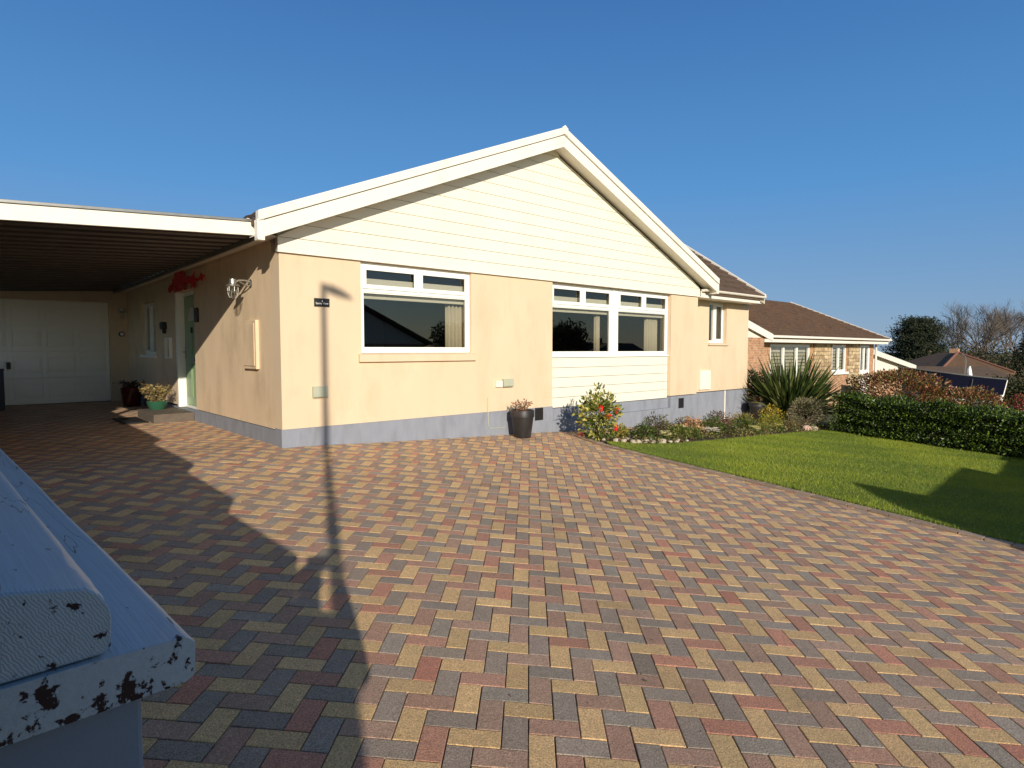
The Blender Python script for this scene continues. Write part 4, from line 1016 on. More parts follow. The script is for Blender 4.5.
# silver shrub
bush('silver_shrub', gp(11.65, -1.45), (.44, .42, .36), 3600, .05, [(150, 150, 112), (124, 122, 86), (172, 168, 134), (104, 96, 66), (120, 88, 70)], 'rounded silver grey shrub beside the clipped hedge', 'shrub', m='leaf_dry', aspect=.18, shell=.5, lump=.06, stems=10)
def flower_clump(loc, label, colr, n=26, r=.12):
    t = empty('flower_clump', loc, label, 'flowers'); 
    P_, D_ = blob_pts(150, (loc[0], loc[1], loc[2] + .05), (r, r, .07), shell=.2); leaves('leaves', P_, D_, .05, pick([(74, 96, 36), (100, 118, 50)], 150), M['leaf'], parent=t, org=loc)
    mb = MB()
    for i in range(n):
        a = rnd.uniform(0, 6.28); q = r * math.sqrt(rnd.random()); c = Vector((loc[0] + math.cos(a) * q, loc[1] + math.sin(a) * q, loc[2] + rnd.uniform(.1, .17)))
        mb.col = tuple(np.clip(np.array(srgb(*colr)) * rnd.uniform(.85, 1.1), 0, 1))
        for k in range(5):
            b_ = k * 1.2566 + a; p1 = c + Vector((math.cos(b_ - .5), math.sin(b_ - .5), .35)) * .03; p2 = c + Vector((math.cos(b_), math.sin(b_), .3)) * .046; p3 = c + Vector((math.cos(b_ + .5), math.sin(b_ + .5), .35)) * .03
            mb.add([c, p1, p2, p3], [(0, 1, 2, 3)])
    mb.build('petals', M['leaf_dry'], t, recalc=False)
flower_clump(gp(7.35, -1.5), 'clump of white flowers at the lawn edge in the middle of the bed', (236, 226, 206), 34, .15)
flower_clump(gp(8.75, -1.62), 'pale yellow flower clump at the lawn edge below the gable corner', (226, 220, 150), 26, .13)
flower_clump(gp(5.85, -1.52), 'small cluster of cream flowers among the white stones', (236, 226, 170), 18, .1)
flower_clump(gp(9.9, -1.62), 'sparse pale lemon flowers low on the lawn edge', (220, 206, 120), 12, .1)
DP = rng.normal(0, 1, LP.shape); DP[:, 2] = .05; DP /= np.linalg.norm(DP, axis=1)[:, None]
o = leaves('leaf_litter', LP, DP, .016, pick([(110, 84, 56), (84, 66, 46), (140, 112, 70), (70, 74, 40)], len(LP), .2), M['leaf_dry'], droop=0)
o['kind'] = 'stuff'; tag(o, 'scattered tiny dry leaves and crumbs lying on the block paving', 'leaf litter')
# low ground cover between the plants
nn = 9000
gx_ = rng.uniform(4.6, 12.6, nn); gy_ = rng.uniform(-1.95, -.7, nn)
kk_ = in_poly(gx_, gy_, bed_poly) & (np.sin(gx_ * 3.1) * np.cos(gy_ * 5.3 + gx_) + rng.normal(0, .35, nn) > -.35)
gx_, gy_ = gx_[kk_], gy_[kk_]; gP = np.c_[gx_, gy_, gz(gx_, gy_) + .02 + rng.gamma(2, .022, len(gx_))]
gD = rng.normal(0, 1, gP.shape); gD[:, 2] = np.abs(gD[:, 2]) + .3; gD /= np.linalg.norm(gD, axis=1)[:, None]
o = leaves('ground_cover', gP, gD, .045, pick([(84, 98, 40), (110, 118, 54), (120, 96, 64), (66, 78, 34), (150, 136, 84), (96, 70, 54)], len(gP), .2), M['leaf_dry'])
o['kind'] = 'stuff'; tag(o, 'low mixed ground cover and leaf litter between the plants of the bed', 'ground cover')
# stones
def stone(x, y, s, m, label, group=None, flat=.6):
    bm = bmesh.new(); bmesh.ops.create_icosphere(bm, subdivisions=2, radius=1); r = random.Random(int(x * 991 + y * 577))
    s = s * r.uniform(.6, 1.15); ph = [r.uniform(0, 6) for _ in range(3)]; sx, sy = r.uniform(.8, 1.25), r.uniform(.7, 1.1)
    for v in bm.verts:
        n_ = 1 + .16 * math.sin(v.co.x * 3 + ph[0]) * math.cos(v.co.y * 3 + ph[1]) + .1 * math.sin(v.co.z * 5 + ph[2]); v.co = Vector((v.co.x * sx, v.co.y * sy, v.co.z * flat)) * (s * n_)
    me = bpy.data.meshes.new('garden_stone'); bm.to_mesh(me); bm.free(); me.materials.append(m)
    me.polygons.foreach_set('use_smooth', [True] * len(me.polygons))
    o = bpy.data.objects.new('garden_stone', me); col.objects.link(o); o.location = (x, y, g(x, y) + .025 + s * flat * .5)
    return tag(o, label, 'stone', group)
M['pinkstone'] = mat('terracotta_pink_stone', srgb(206, 120, 96), .85, noise=.2, nscale=16, bump=.5, bscale=30)
stone(4.76, -.62, .085, M['pinkstone'], 'rounded terracotta pink stone at the start of the bed')
for x, y, s in ((4.82, -1.05, .07), (4.93, -1.22, .05), (5.02, -1.30, .075), (5.12, -1.42, .06), (5.22, -1.46, .05), (5.32, -1.50, .085), (5.45, -1.56, .06), (5.58, -1.60, .05), (5.66, -1.60, .09), (5.82, -1.64, .06), (5.98, -1.66, .05), (4.98, -.98, .05),
                (5.22, -1.22, .06), (5.6, -1.42, .06), (6.3, -1.66, .05), (6.12, -1.6, .06), (5.1, -1.15, .045), (4.75, -.9, .05)):
    stone(x, y, s, M['stone'], 'pale rounded stone in the edging at the foot of the camellia', 'pale stones edging the bed')
stone(11.0, -1.72, .12, M['pinkstone'] if False else mat('pale_pink_stone', srgb(214, 178, 160), .85, noise=.15, nscale=12, bump=.4, bscale=30), 'large pale pink stone at the lawn edge near the silver shrub')
stone(11.32, -1.74, .1, M['stone'], 'large cream stone just right of the pink one near the silver shrub')

# phormium: long strap leaves
def phormium(loc, n, L, label):
    t = empty('flax_plant', loc, label, 'flax plant'); V = []; F = []; C = []
    for i in range(n):
        az = rnd.uniform(0, 2 * math.pi); el = R(rnd.triangular(8, 86, 52)); l = L * rnd.uniform(.65, 1.08) * (.8 + .25 * math.sin(el)); w = rnd.uniform(.028, .044)
        d = Vector((math.cos(az) * math.cos(el), math.sin(az) * math.cos(el), math.sin(el))); sd = d.cross(Vector((0, 0, 1))).normalized()
        tw = Quaternion(d, rnd.uniform(-.8, .8)); sd = tw @ sd; up = sd.cross(d)
        b0 = Vector((math.cos(az) * rnd.uniform(0, .28), math.sin(az) * rnd.uniform(0, .28), 0)); sag = rnd.uniform(.03, .30) * l * math.cos(el)
        cc = rnd.choice([(78, 94, 44), (96, 108, 54), (60, 78, 36), (120, 124, 76), (50, 66, 30)]); cc = np.array(srgb(*cc)) * rnd.uniform(.85, 1.15)
        ns = 6; o = len(V)
        for k in range(ns + 1):
            f = k / ns; p = b0 + d * l * f - Vector((0, 0, 1)) * sag * f * f * f; ww = w * (1 - f ** 3.5) * (.6 + .6 * f if f < .5 else 1)
            V += [p - sd * ww + up * ww * .35, p, p + sd * ww + up * ww * .35]
        for k in range(ns):
            a = o + 3 * k; F += [(a, a + 1, a + 4, a + 3), (a + 1, a + 2, a + 5, a + 4)]; C += [cc, cc]
    npmesh('leaves', np.array([tuple(v) for v in V]), np.array(F), M['leaf'], parent=t, colors=np.array(C))
    return t
phormium(gp(12.95, -.45), 720, 1.75, 'large spiky green flax plant in front of the neighbouring brick house')
# dark shrub behind the flax
bush('evergreen_shrub', gp(13.3, .9), (.9, .9, .62), 3800, .07, [(44, 60, 28), (58, 76, 34), (36, 48, 24)], 'dark evergreen shrub between the bungalow corner and the flax', 'shrub', stems=8)

# hedges
def hedge(name, x0, x1, y0, y1, h, n, size, cols, label, m='leaf', rag=.065, aspect=.55, inner=(30, 38, 18)):
    c = ((x0 + x1) / 2, (y0 + y1) / 2); loc = (c[0], c[1], g(*c)); t = empty(name, loc, label, 'hedge')
    # leaves concentrated on the top and the sides
    k = rng.random(n); P_ = np.zeros((n, 3)); D_ = np.zeros((n, 3))
    X = rng.uniform(x0, x1, n); Y = rng.uniform(y0, y1, n); Zf = rng.random(n) ** .9
    wave = lambda a, b: rag * (np.sin(a * 5.1 + b * 3.3) + np.sin(b * 7.7 + 1.3) * .6)
    top = k < .3; west = (k >= .3) & (k < .78); south = (k >= .78) & (k < .88); east = k >= .88
    dp = np.abs(rng.normal(0, .045, n))
    X = np.where(west, x0 + dp + wave(Y, Zf * 3), np.where(east, x1 - dp, X)); Y = np.where(south, y0 + dp, Y)
    gzv = gz(X, Y); hh = h * (1 + 0 * X) + wave(X, Y) + rng.normal(0, .02, n)
    Z = np.where(top, gzv + hh - dp, gzv + Zf * hh)
    ins = rng.random(n) < .06; X = np.where(ins, rng.uniform(x0, x1, n), X)
    P_ = np.c_[X, Y, Z]; D_[:, 2] = np.where(top, .8, .25); D_[:, 0] = np.where(west, -.7, np.where(east, .7, 0)); D_[:, 1] = np.where(south, -.7, 0)
    D_ += rng.normal(0, .3, (n, 3))
    leaves('leaves', P_, D_, size, pick(cols, n, .2), M[m], parent=t, org=loc, aspect=aspect)
    mb = MB(); ny = 14
    v = []
    for i in range(ny + 1):
        y = y0 + .1 + (y1 - y0 - .2) * i / ny
        for x in (x0 + .1, x1 - .1):
            for z in (0, h - .12): v.append((x, y, g(x, y) + z))
    f = []
    for i in range(ny):
        a = i * 4; f += [(a, a + 1, a + 5, a + 4), (a + 2, a + 6, a + 7, a + 3), (a + 1, a + 3, a + 7, a + 5)]
    f += [(0, 2, 3, 1), (ny * 4, ny * 4 + 1, ny * 4 + 3, ny * 4 + 2)]
    mb.add(v, f); mb.build('branches', mat('hedge_inside', srgb(*inner), .95, noise=.3, nscale=12), t)
    return t
hedge('clipped_hedge', 11.5, 12.35, -9.2, -2.05, .83, 42000, .055, [(62, 84, 26), (84, 108, 34), (46, 64, 22), (110, 132, 46), (38, 54, 20)], 'clipped dark green hedge along the far side of the lawn')
red = [(120, 72, 44), (146, 94, 56), (96, 88, 40), (88, 96, 40), (160, 110, 70), (104, 54, 40), (124, 116, 56)]
bush('red_leaved_bush', gp(13.7, -2.7), (1.15, 1.1, .78), 9000, .07, red, 'large bronze red leaved bush behind the hedge in front of the neighbour', 'shrub', lump=.1, stems=10, shell=.5)
bush('red_leaved_bush', gp(14.2, -3.9), (.9, .9, .62), 5000, .07, red, 'lower bronze red bush between the large one and the boat', 'shrub', lump=.1, stems=8, shell=.5)
bush('red_leaved_bush', gp(15.2, -5.2), (1.25, 1.2, .60), 7000, .07, [(130, 44, 44), (150, 66, 56), (96, 70, 40), (84, 88, 40), (170, 90, 76)], 'crimson leaved bush below the white stern of the boat', 'shrub', lump=.1, stems=8, shell=.5)
bush('red_leaved_bush', gp(13.6, -5.9), (.8, 1.0, .5), 5000, .07, [(130, 50, 44), (120, 84, 56), (96, 80, 40), (84, 98, 40)], 'low crimson bush at the right edge behind the hedge', 'shrub', lump=.1, stems=8, shell=.5)

# ------------------------------------------------------------------ neighbour's brick bungalow
nb = empty('brick_bungalow', (22, 4, g(22, 4)), 'neighbouring brick and stone bungalow with brown tiled roof', 'house')
nz = -1.25; EZ = 1.62; NY = 2.45
mb = MB(); wall_xz(mb, 16.0, 28.25, nz, EZ - .1, NY, NY + .28, [(18.0, 21.3, .0, 1.40), (23.45, 24.95, .28, 1.40), (26.55, 28.0 - .2, nz + .1, 1.40)]); mb.build('front_wall', M['brick'], nb, recalc=False)
mb = MB(); mb.box(27.98, 28.25, NY + .29, 9.5, nz, EZ - .1); mb.prism_x([(NY, EZ - .1), (9.5, EZ - .1), (6.0, EZ + 1.4)], 28.0, 28.24); mb.build('gable_wall', M['brick'], nb)
mb = MB(); mb.box(13.6, 15.99, 1.7, 1.95, nz, EZ - .05); mb.box(15.75, 15.99, 1.96, 2.73, nz, EZ - .05); mb.build('gable_wall', M['brick'], nb)
mb = MB(); mb.box(21.6, 23.2, NY - .05, NY - .001, nz, 1.50); mb.build('stone_panel', M['stonewall'], nb)
mb = MB(); mb.box(25.1, 26.4, NY - .05, NY - .001, nz, 1.50); mb.build('stone_panel', M['stonewall'], nb)
def nwin(x0, x1, z0, z1, n, name='window', dark=False):
    mb = MB(); f = .09
    mb.box(x0, x0 + f, NY + .02, NY + .1, z0, z1); mb.box(x1 - f, x1, NY + .02, NY + .1, z0, z1); mb.box(x0 + f, x1 - f, NY + .02, NY + .1, z0, z0 + f); mb.box(x0 + f, x1 - f, NY + .02, NY + .1, z1 - f, z1)
    w_ = (x1 - x0) / n
    for i in range(1, n): mb.box(x0 + i * w_ - f * .6, x0 + i * w_ + f * .6, NY + .02, NY + .1, z0 + f, z1 - f)
    mb.box(x0 - .08, x1 + .08, NY - .1, NY + .019, z0 - .1, z0)
    o = mb.build(name, M['upvc'], nb)
    mb = MB(); mb.box(x0 + f, x1 - f, NY + .055, NY + .06, z0 + f, z1 - f); mb.build('glass_pane', M['glass'], o)
    mb = MB(); zz = z0 + .1
    while zz < z1 - .1: mb.box(x0 + f, x1 - f, NY + .15, NY + .17, zz, zz + .10); zz += .125
    mb.build('slatted_blind', M['blind'], o)
    return o
nwin(18.0, 21.3, .0, 1.40, 3); nwin(23.45, 24.95, .28, 1.40, 2)
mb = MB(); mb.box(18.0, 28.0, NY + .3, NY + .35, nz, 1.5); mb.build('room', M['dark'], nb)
mb = MB(); mb.box(26.55, 27.8, NY + .02, NY + .1, nz + .1, .3); mb.box(26.55, 26.7, NY + .02, NY + .1, .3, 1.4); mb.box(27.6, 27.8, NY + .02, NY + .1, .3, 1.4); mb.box(27.05, 27.2, NY + .02, NY + .1, .3, 1.4); mb.box(26.7, 27.05, NY + .02, NY + .1, 1.3, 1.4); mb.box(27.2, 27.6, NY + .02, NY + .1, 1.3, 1.4)
o = mb.build('front_door', M['upvc'], nb); mb = MB(); mb.box(26.7, 27.6, NY + .055, NY + .06, .3, 1.3); mb.build('glass_pane', M['glass'], o)
sl_ = (3.55 - 1.66) / 4.5
roof(nb, [((15.0, 1.92, EZ + .06), (28.66, 1.92, EZ + .06), (0, 1, sl_), 16, .31)],
     [('x', [(1.95, EZ + .03), (6.5, EZ + .03 + 4.55 * sl_), (11, EZ + .03), (11, EZ - .06), (6.5, EZ - .06 + 4.55 * sl_), (1.95, EZ - .06)], 15.0, 28.66)], M['tile2'])
mb = MB(); mb.box(16.36, 28.6, 1.97, 2.0, EZ - .17, EZ + .0); mb.box(16.4, 28.6, 2.001, NY + .01, EZ - .11, EZ - .1); mb.build('fascia', M['trim'], nb)
mb = MB(); mb.box(16.36, 28.75, 1.86, 1.965, EZ - .02, EZ + .06); mb.build('gutter', M['trim'], nb, bevel=.01)
mb = MB(); mb.prism_x([(1.9, EZ + .02), (6.5, EZ + .02 + 4.6 * sl_), (6.5, EZ + .11 + 4.6 * sl_), (1.9, EZ + .1)], 28.64, 28.74); mb.build('verge_trim', M['trim'], nb)
mb = MB(); mb.tube([(28.32, NY - .07, EZ - .1), (28.34, NY - .07, nz)], .05, 8); mb.tube([(28.34, NY - .07, EZ - .12), (28.62, 1.93, EZ - .02)], .05, 8); mb.build('downpipe', M['trim'], nb, smooth=True)
# its front gable rake coming down from the left
mb = MB(); rz = lambda x: EZ + .02 + .24 * (16.36 - x); mb.prism_y([(16.4, rz(16.4) - .16), (16.4, rz(16.4) + .06), (13.3, rz(13.3) + .06), (13.3, rz(13.3) - .16)], 1.60, 1.63); mb.build('barge_board', M['trim'], nb)
mb = MB(); mb.prism_y([(16.38, rz(16.38) + .06), (13.3, rz(13.3) + .06), (13.3, rz(13.3) - .05), (16.38, rz(16.38) - .05)], 1.631, 9); mb.build('gable_roof', M['tile2'], nb)
mb = MB(); mb.prism_y([(15.95, EZ - .045), (15.95, rz(15.95) - .06), (13.6, rz(13.6) - .06), (13.6, EZ - .045)], 1.72, 1.9); mb.build('gable_cladding', M['clad'], nb)
mb = MB(); mb.tube([(25.6, 7.0, 3.5), (25.6, 7.0, 4.25)], .015, 6); mb.box(25.2, 26.0, 6.99, 7.01, 4.15, 4.17); 
for i in range(6): mb.box(25.25 + i * .14, 25.26 + i * .14, 6.9, 7.1, 4.155, 4.165)
mb.build('aerial', M['galv'], nb)

# next house along: low gabled garage
ng = empty('garage_building', (33.5, 5, g(33.5, 5)), 'low white gabled brick garage beyond the neighbouring bungalow', 'garage')
r2 = lambda x: 1.10 - .130 * (x - 30.2)
mb = MB(); mb.prism_y([(29.5, r2(29.5) - .15), (29.5, r2(29.5) + .1), (36.9, r2(36.9) + .1), (36.9, r2(36.9) - .15)], 3.0, 3.05); mb.build('barge_board', M['trim'], ng)
mb = MB(); mb.prism_y([(29.5, r2(29.5) + .1), (36.9, r2(36.9) + .1), (36.9, r2(36.9)), (29.5, r2(29.5))], 3.051, 8); mb.build('roof', M['tile2'], ng)
mb = MB(); mb.prism_y([(29.5, .2), (29.5, r2(29.5)), (35.6, r2(35.6)), (35.6, .05)], 3.3, 3.5); mb.build('gable_panel', M['trim'], ng)
mb = MB(); mb.prism_y([(29.5, -2.4), (29.5, .2), (35.6, .05), (35.6, -2.4)], 3.32, 3.52); mb.build('wall', M['brick'], ng)
mb = MB(); mb.prism_y([(35.0, -.42), (35.0, -.16), (37.4, -.52), (37.4, -.78)], 3.1, 3.15); mb.build('porch_fascia', M['trim'], ng)

# ------------------------------------------------------------------ boat on a trailer
def boat():
    A = Vector((22.75, -.65, .36)); B = Vector((25.15, -2.95, .12)); ax = (B - A); L = ax.length; ax.normalize()
    sd = Vector((ax.y, -ax.x, 0)).normalized(); 
    if (sd.x * (CAM.x - A.x) + sd.y * (CAM.y - A.y)) < 0: sd = -sd
    up = ax.cross(sd); up = up if up.z > 0 else -up
    t = empty('motor_boat', ((A.x + B.x) / 2, (A.y + B.y) / 2, g(23.4, -1.3)), 'navy blue motor boat on a trailer behind the red leaved bushes', 'boat')
    # hull sections: s along (0 bow .. 1 stern); near half beam, keel depth
    A = A - sd * 1.0; B = B - sd * 1.0
    ns = 18; V = []; F = []; prof = 7
    for i in range(ns + 1):
        f = i / ns; hb = 1.0 * min(1, (f * 2.6) ** .55) * (1 if f < .8 else 1 - (f - .8) * .25); hb = max(hb, .02); dp = .95 * (.55 + .45 * min(1, f * 2.2)); sheer = .18 * (1 - f) ** 2
        for k in range(-prof, prof + 1):
            u = k / prof; a = abs(u); yy_ = hb * (1 if a > .55 else (a / .55)) * (1 - .12 * (1 - (a - .55) / .45) if a > .55 else .88); zz = sheer - dp * (1 - max(0, (a - .55) / .45)) * .62 - (dp * .38 * (1 - min(1, a / .55)))
            V.append(A + ax * L * f + sd * yy_ * (1 if u > 0 else -1) + up * zz)
    w_ = 2 * prof + 1
    for i in range(ns):
        for k in range(w_ - 1): F.append((i * w_ + k, (i + 1) * w_ + k, (i + 1) * w_ + k + 1, i * w_ + k + 1))
    F.append(tuple(range(ns * w_, (ns + 1) * w_))); F.append(tuple(range(w_ - 1, -1, -1)))
    for i in range(ns): F.append((i * w_, i * w_ + w_ - 1, (i + 1) * w_ + w_ - 1, (i + 1) * w_))
    mb = MB(); mb.add(V, F); mb.build('hull', M['navy'], t, smooth=True)
    mb = MB()
    for q in (0, w_ - 1): mb.tube([V[i * w_ + q] + up * .01 for i in range(ns + 1)], .022, 6)
    mb.build('gunwale', M['galv'], t)
    mb = MB(); p = V[int(ns * .62) * w_ + (w_ - 1)]; q_ = sd if True else sd
    P0 = A + ax * L * .62 + sd * 1.02; mb.tube([P0 - up * .06, P0 - up * .5 - sd * .03], .012, 6); mb.build('hull_strip', M['galv'], t)
    # outboard / mast foot at the stern
    S = A + ax * (L - .02) + sd * .75
    mb = MB(); mb.tube([S - up * .08 - ax * .0, S - up * .02 + ax * .02, S - up * .55 + ax * .02, S - up * 1.0], [.11, .15, .09, .05], 10); mb.build('outboard_motor', M['upvc'], t, smooth=True)
    S = A + ax * (L * .80)
    mb = MB(); mb.tube([S, S + up * .28 - ax * .05, S + up * .42 - ax * .04], [.09, .07, .02], 8); mb.build('fender', M['upvc'], t, smooth=True)
    S = A + ax * (L * .74)
    mb = MB(); mb.tube([S, S + up * .55, S + up * .75 - ax * .06, S + up * .86 - ax * .2], .025, 6); mb.build('grab_rail', M['galv'], t, smooth=True)
    # trailer
    mb = MB(); c0 = A + ax * L * .12; 
    gzb = g(23.4, -1.3)
    for s_ in (-.7, .7): mb.tube([A + ax * L * .2 + sd * s_ - up * .85, A + ax * L * .95 + sd * s_ - up * .85], .05, 6)
    for f in (.3, .6, .9): mb.tube([A + ax * L * f + sd * .75 - up * .85, A + ax * L * f - sd * .75 - up * .85], .04, 6)
    tr_ = mb.build('trailer_frame', M['galv'], t)
    for s_ in (-.95, .95):
        c = A + ax * L * .65 + sd * s_; c.z = gzb + .3
        mb = MB(); mb.tube([c - sd * .09, c + sd * .09], .3, 20); mb.build('wheel', M['black'], t)
boat()

# ------------------------------------------------------------------ far bungalow with hipped roof
fb = empty('hipped_bungalow', (52, 4, -4), 'distant bungalow with brown hipped roof below the bare trees', 'house')
def fpt(px_, py_, D):   # point at image-like bearing used only to size the far house once
    return None
C0 = Vector((55.7, 2.7, 0)); e = Vector((.7455, -.6665, 0)); f_ = Vector((.6665, .7455, 0))
def FP(a, b, z): return C0 + e * a + f_ * b + Vector((0, 0, z))
mb = MB(); ap = FP(-.4, 3.5, .95); ap2 = FP(-.2, 6.0, .95)
c4 = [FP(-4.2, 0, -.38), FP(1.5, 0, -.55), FP(2.6, 9, -.5), FP(-3.4, 9, -.45)]
mb.add([*c4, ap, ap2, *[c + Vector((0, 0, -.15)) for c in c4]], [(0, 1, 4), (1, 2, 5, 4), (2, 3, 5), (3, 0, 4, 5), (6, 7, 1, 0), (7, 8, 2, 1), (8, 9, 3, 2), (9, 6, 0, 3)]); mb.build('roof', M['tile2'], fb)
mb = MB(); mb.tube([c4[0] + Vector((0, 0, .04)), ap + Vector((0, 0, .04))], .1, 6); mb.tube([c4[1] + Vector((0, 0, .04)), ap + Vector((0, 0, .04))], .1, 6); mb.build('ridge_tiles', mat('red_ridge_tile', srgb(130, 88, 72), .9, noise=.2), fb)
mb = MB(); q = [FP(-3.8, .4, 0), FP(1.1, .4, 0), FP(2.2, 8.6, 0), FP(-3.0, 8.6, 0)]; mb.prism_z([(p.x, p.y) for p in q], -4.2, -.62); mb.build('wall', M['brick'], fb)
mb = MB(); q = [FP(-9, -6, -.35), FP(1.8, -6, -.35), FP(1.8, -2.4, -.02), FP(-9, -2.4, -.02), FP(-9, -6.5, -1.2), FP(1.8, -6.5, -1.2)]
mb.add([FP(-9.0, -2.5, .02), FP(-2.6, -2.5, 0), FP(-2.2, -6, -1.0), FP(-9.3, -6, -1.0), FP(-9, -2.2, -1.1), FP(-2.6, -2.2, -1.1)], [(0, 1, 2, 3), (0, 4, 5, 1), (1, 5, 2), (0, 3, 4)]); mb.build('extension_roof', M['tile'], fb)
mb = MB(); q = [FP(-8.8, -5.6, 0), FP(-2.6, -5.6, 0), FP(-2.8, -2.6, 0), FP(-8.8, -2.6, 0)]; mb.prism_z([(p.x, p.y) for p in q], -4.2, -1.1); mb.build('extension_wall', M['brick'], fb)
mb = MB(); q = ap + f_ * 1.6 + e * .9; mb.box(q.x - .3, q.x + .3, q.y - .3, q.y + .3, .3, 1.3); mb.build('chimney', M['brick'], fb)

# ------------------------------------------------------------------ trees
def cpos(px_, D):    # bearing helper: world x,y at a camera bearing and depth
    xc = (px_ - 512) / 610 * D
    return CAM.x + xc * math.cos(HEAD) + D * math.sin(HEAD), CAM.y - xc * math.sin(HEAD) + D * math.cos(HEAD)
def bare_tree_mesh(H, seed, spread=.5):
    r = random.Random(seed); V = []; F = []
    mb = MB()
    def br(p, d, l, rad, dep):
        n = 3 if dep > 0 else 2; pts = [p]; dd = d.copy(); q = p.copy()
        for i in range(n):
            dd = (dd + Vector((r.gauss(0, .13), r.gauss(0, .13), r.gauss(.05, .08)))).normalized(); q = q + dd * l / n; pts.append(q.copy())
        rr = [rad * (1 - .4 * i / n) for i in range(n + 1)]
        mb.tube(pts, rr, 7 if dep > 4 else (4 if dep > 2 else 3), cap=False)
        if dep == 0: return
        k = r.choice([2, 3, 3]) if dep > 1 else 4
        for i in range(k):
            a = r.uniform(0, 6.28); o = dd.orthogonal().normalized(); o = Quaternion(dd, a) @ o
            nd = (dd + o * r.uniform(.35, .8) * (1.1 if dep > 3 else 1)).normalized(); nd.z += .12; nd.normalize()
            at = pts[-1] if i < 2 else pts[-2]
            br(at, nd, l * r.uniform(.68, .86), rad * .66 * r.uniform(.85, 1), dep - 1)
    br(Vector((0, 0, 0)), Vector((0, 0, 1)), H * .25, H * .022, 7)
    return mb
mb = bare_tree_mesh(11.5, 3)
def place_bare(px_, D, zb, H, seed, rot, label, mbx=None, sc=1.0):
    x, y = cpos(px_, D); t = empty('bare_tree', (x, y, zb), label, 'tree', 'bare winter trees in the distance')
    q = mbx or bare_tree_mesh(H, seed)
    o = q.build('branches', M['twig'], None, base=(0, 0, 0), recalc=False); o.parent = t; t.rotation_euler = (0, 0, rot)
    return t
t1 = place_bare(962, 78, -4.5, 12.4, 3, 0, 'tall leafless tree between the dark pine and the widest bare tree')
t2 = place_bare(993, 74, -4.5, 12.7, 12, 1, 'widest leafless tree directly behind the hipped roof')
t3 = place_bare(1022, 80, -4.5, 13.0, 21, 2, 'leafless tree cut off by the right edge of the view')
t4 = place_bare(945, 90, -4.5, 12.4, 33, 2, 'faint leafless tree just behind the right side of the dark pine')
t5 = place_bare(978, 92, -4.5, 13.2, 8, 2, 'thin leafless tree farthest back behind the hipped roof')
t6 = place_bare(1010, 90, -4.5, 13.0, 15, 2, 'slender leafless tree second from the right edge')
t7 = place_bare(1050, 76, -4.5, 13, 41, 1, 'leafless tree just outside the right edge of the view')
# the dark conifer
def conifer(px_, D, zb, H, W, label, n=40000, cols=((40, 52, 30), (54, 66, 36), (30, 42, 26), (62, 62, 38))):
    x, y = cpos(px_, D); t = empty('pine_tree', (x, y, zb), label, 'tree')
    r = random.Random(5); mb = MB(); mb.tube([(x, y, zb), (x + .1, y, zb + H * .5), (x, y, zb + H * .95)], [.35, .25, .06], 8); P_ = []; D_ = []
    for i in range(60):
        f = .28 + .72 * (i / 60); z = zb + H * f; a = i * 2.4 + r.uniform(-.3, .3); l = W * (1.05 - f) ** .45 * r.uniform(.65, 1.05) * (.75 if f < .4 else 1)
        e_ = Vector((x + math.cos(a) * l, y + math.sin(a) * l, z + r.uniform(-.1, .5))); mb.tube([(x, y, z - .3), ((x + e_.x) / 2, (y + e_.y) / 2, z), e_], [.1, .06, .02], 5, cap=False)
        for k in range(7):
            q = .3 + .7 * k / 6; c = Vector((x, y, z)).lerp(e_, q); m_ = n // 420
            P_.append(np.array(c) + rng.normal(0, 1, (m_, 3)) * np.array([.34, .34, .15]) * (W / 3)); 
    P_ = np.concatenate(P_); D_ = rng.normal(0, 1, P_.shape); D_[:, 2] = np.abs(D_[:, 2]) * .5; D_ /= np.linalg.norm(D_, axis=1)[:, None]
    leaves('crown', P_, D_, .22, pick(cols, len(P_), .2), M['leaf_dry'], parent=t, org=(x, y, zb), aspect=.35, droop=0)
    mb.build('trunk', M['bark'], t)
conifer(917, 62, -4.0, 8.0, 3.9, 'broad dark evergreen pine behind the neighbouring garage')
conifer(1036, 58, -4.0, 6.2, 2.6, 'dark evergreen at the right edge behind the boat', n=12000)
def crown_tree(x, y, zb, H, r, n, cols, label, name='leafy_tree', size=.2):
    t = empty(name, (x, y, zb), label, 'tree'); P_ = []
    for i in range(9):
        a = rnd.uniform(0, 6.28); q = rnd.uniform(0, .6) * r; c = (x + math.cos(a) * q, y + math.sin(a) * q, zb + H * rnd.uniform(.45, .8)); p, d = blob_pts(n // 9, c, (r * .55, r * .55, H * .22), shell=.3, lump=.2, seed=i); P_.append(p)
    P_ = np.concatenate(P_); D_ = rng.normal(0, 1, P_.shape); leaves('crown', P_, D_, size, pick(cols, len(P_), .2), M['leaf_dry'], parent=t, org=(x, y, zb), aspect=.6)
    mb = MB(); mb.tube([(x, y, zb), (x + .1, y, zb + H * .3), (x, y, zb + H * .65)], [.22, .16, .07], 8)
    for k in range(5): a = k * 1.3; mb.tube([(x, y, zb + H * .3), (x + math.cos(a) * r * .5, y + math.sin(a) * r * .5, zb + H * .6)], [.09, .03], 5)
    mb.build('trunk', M['bark'], t)
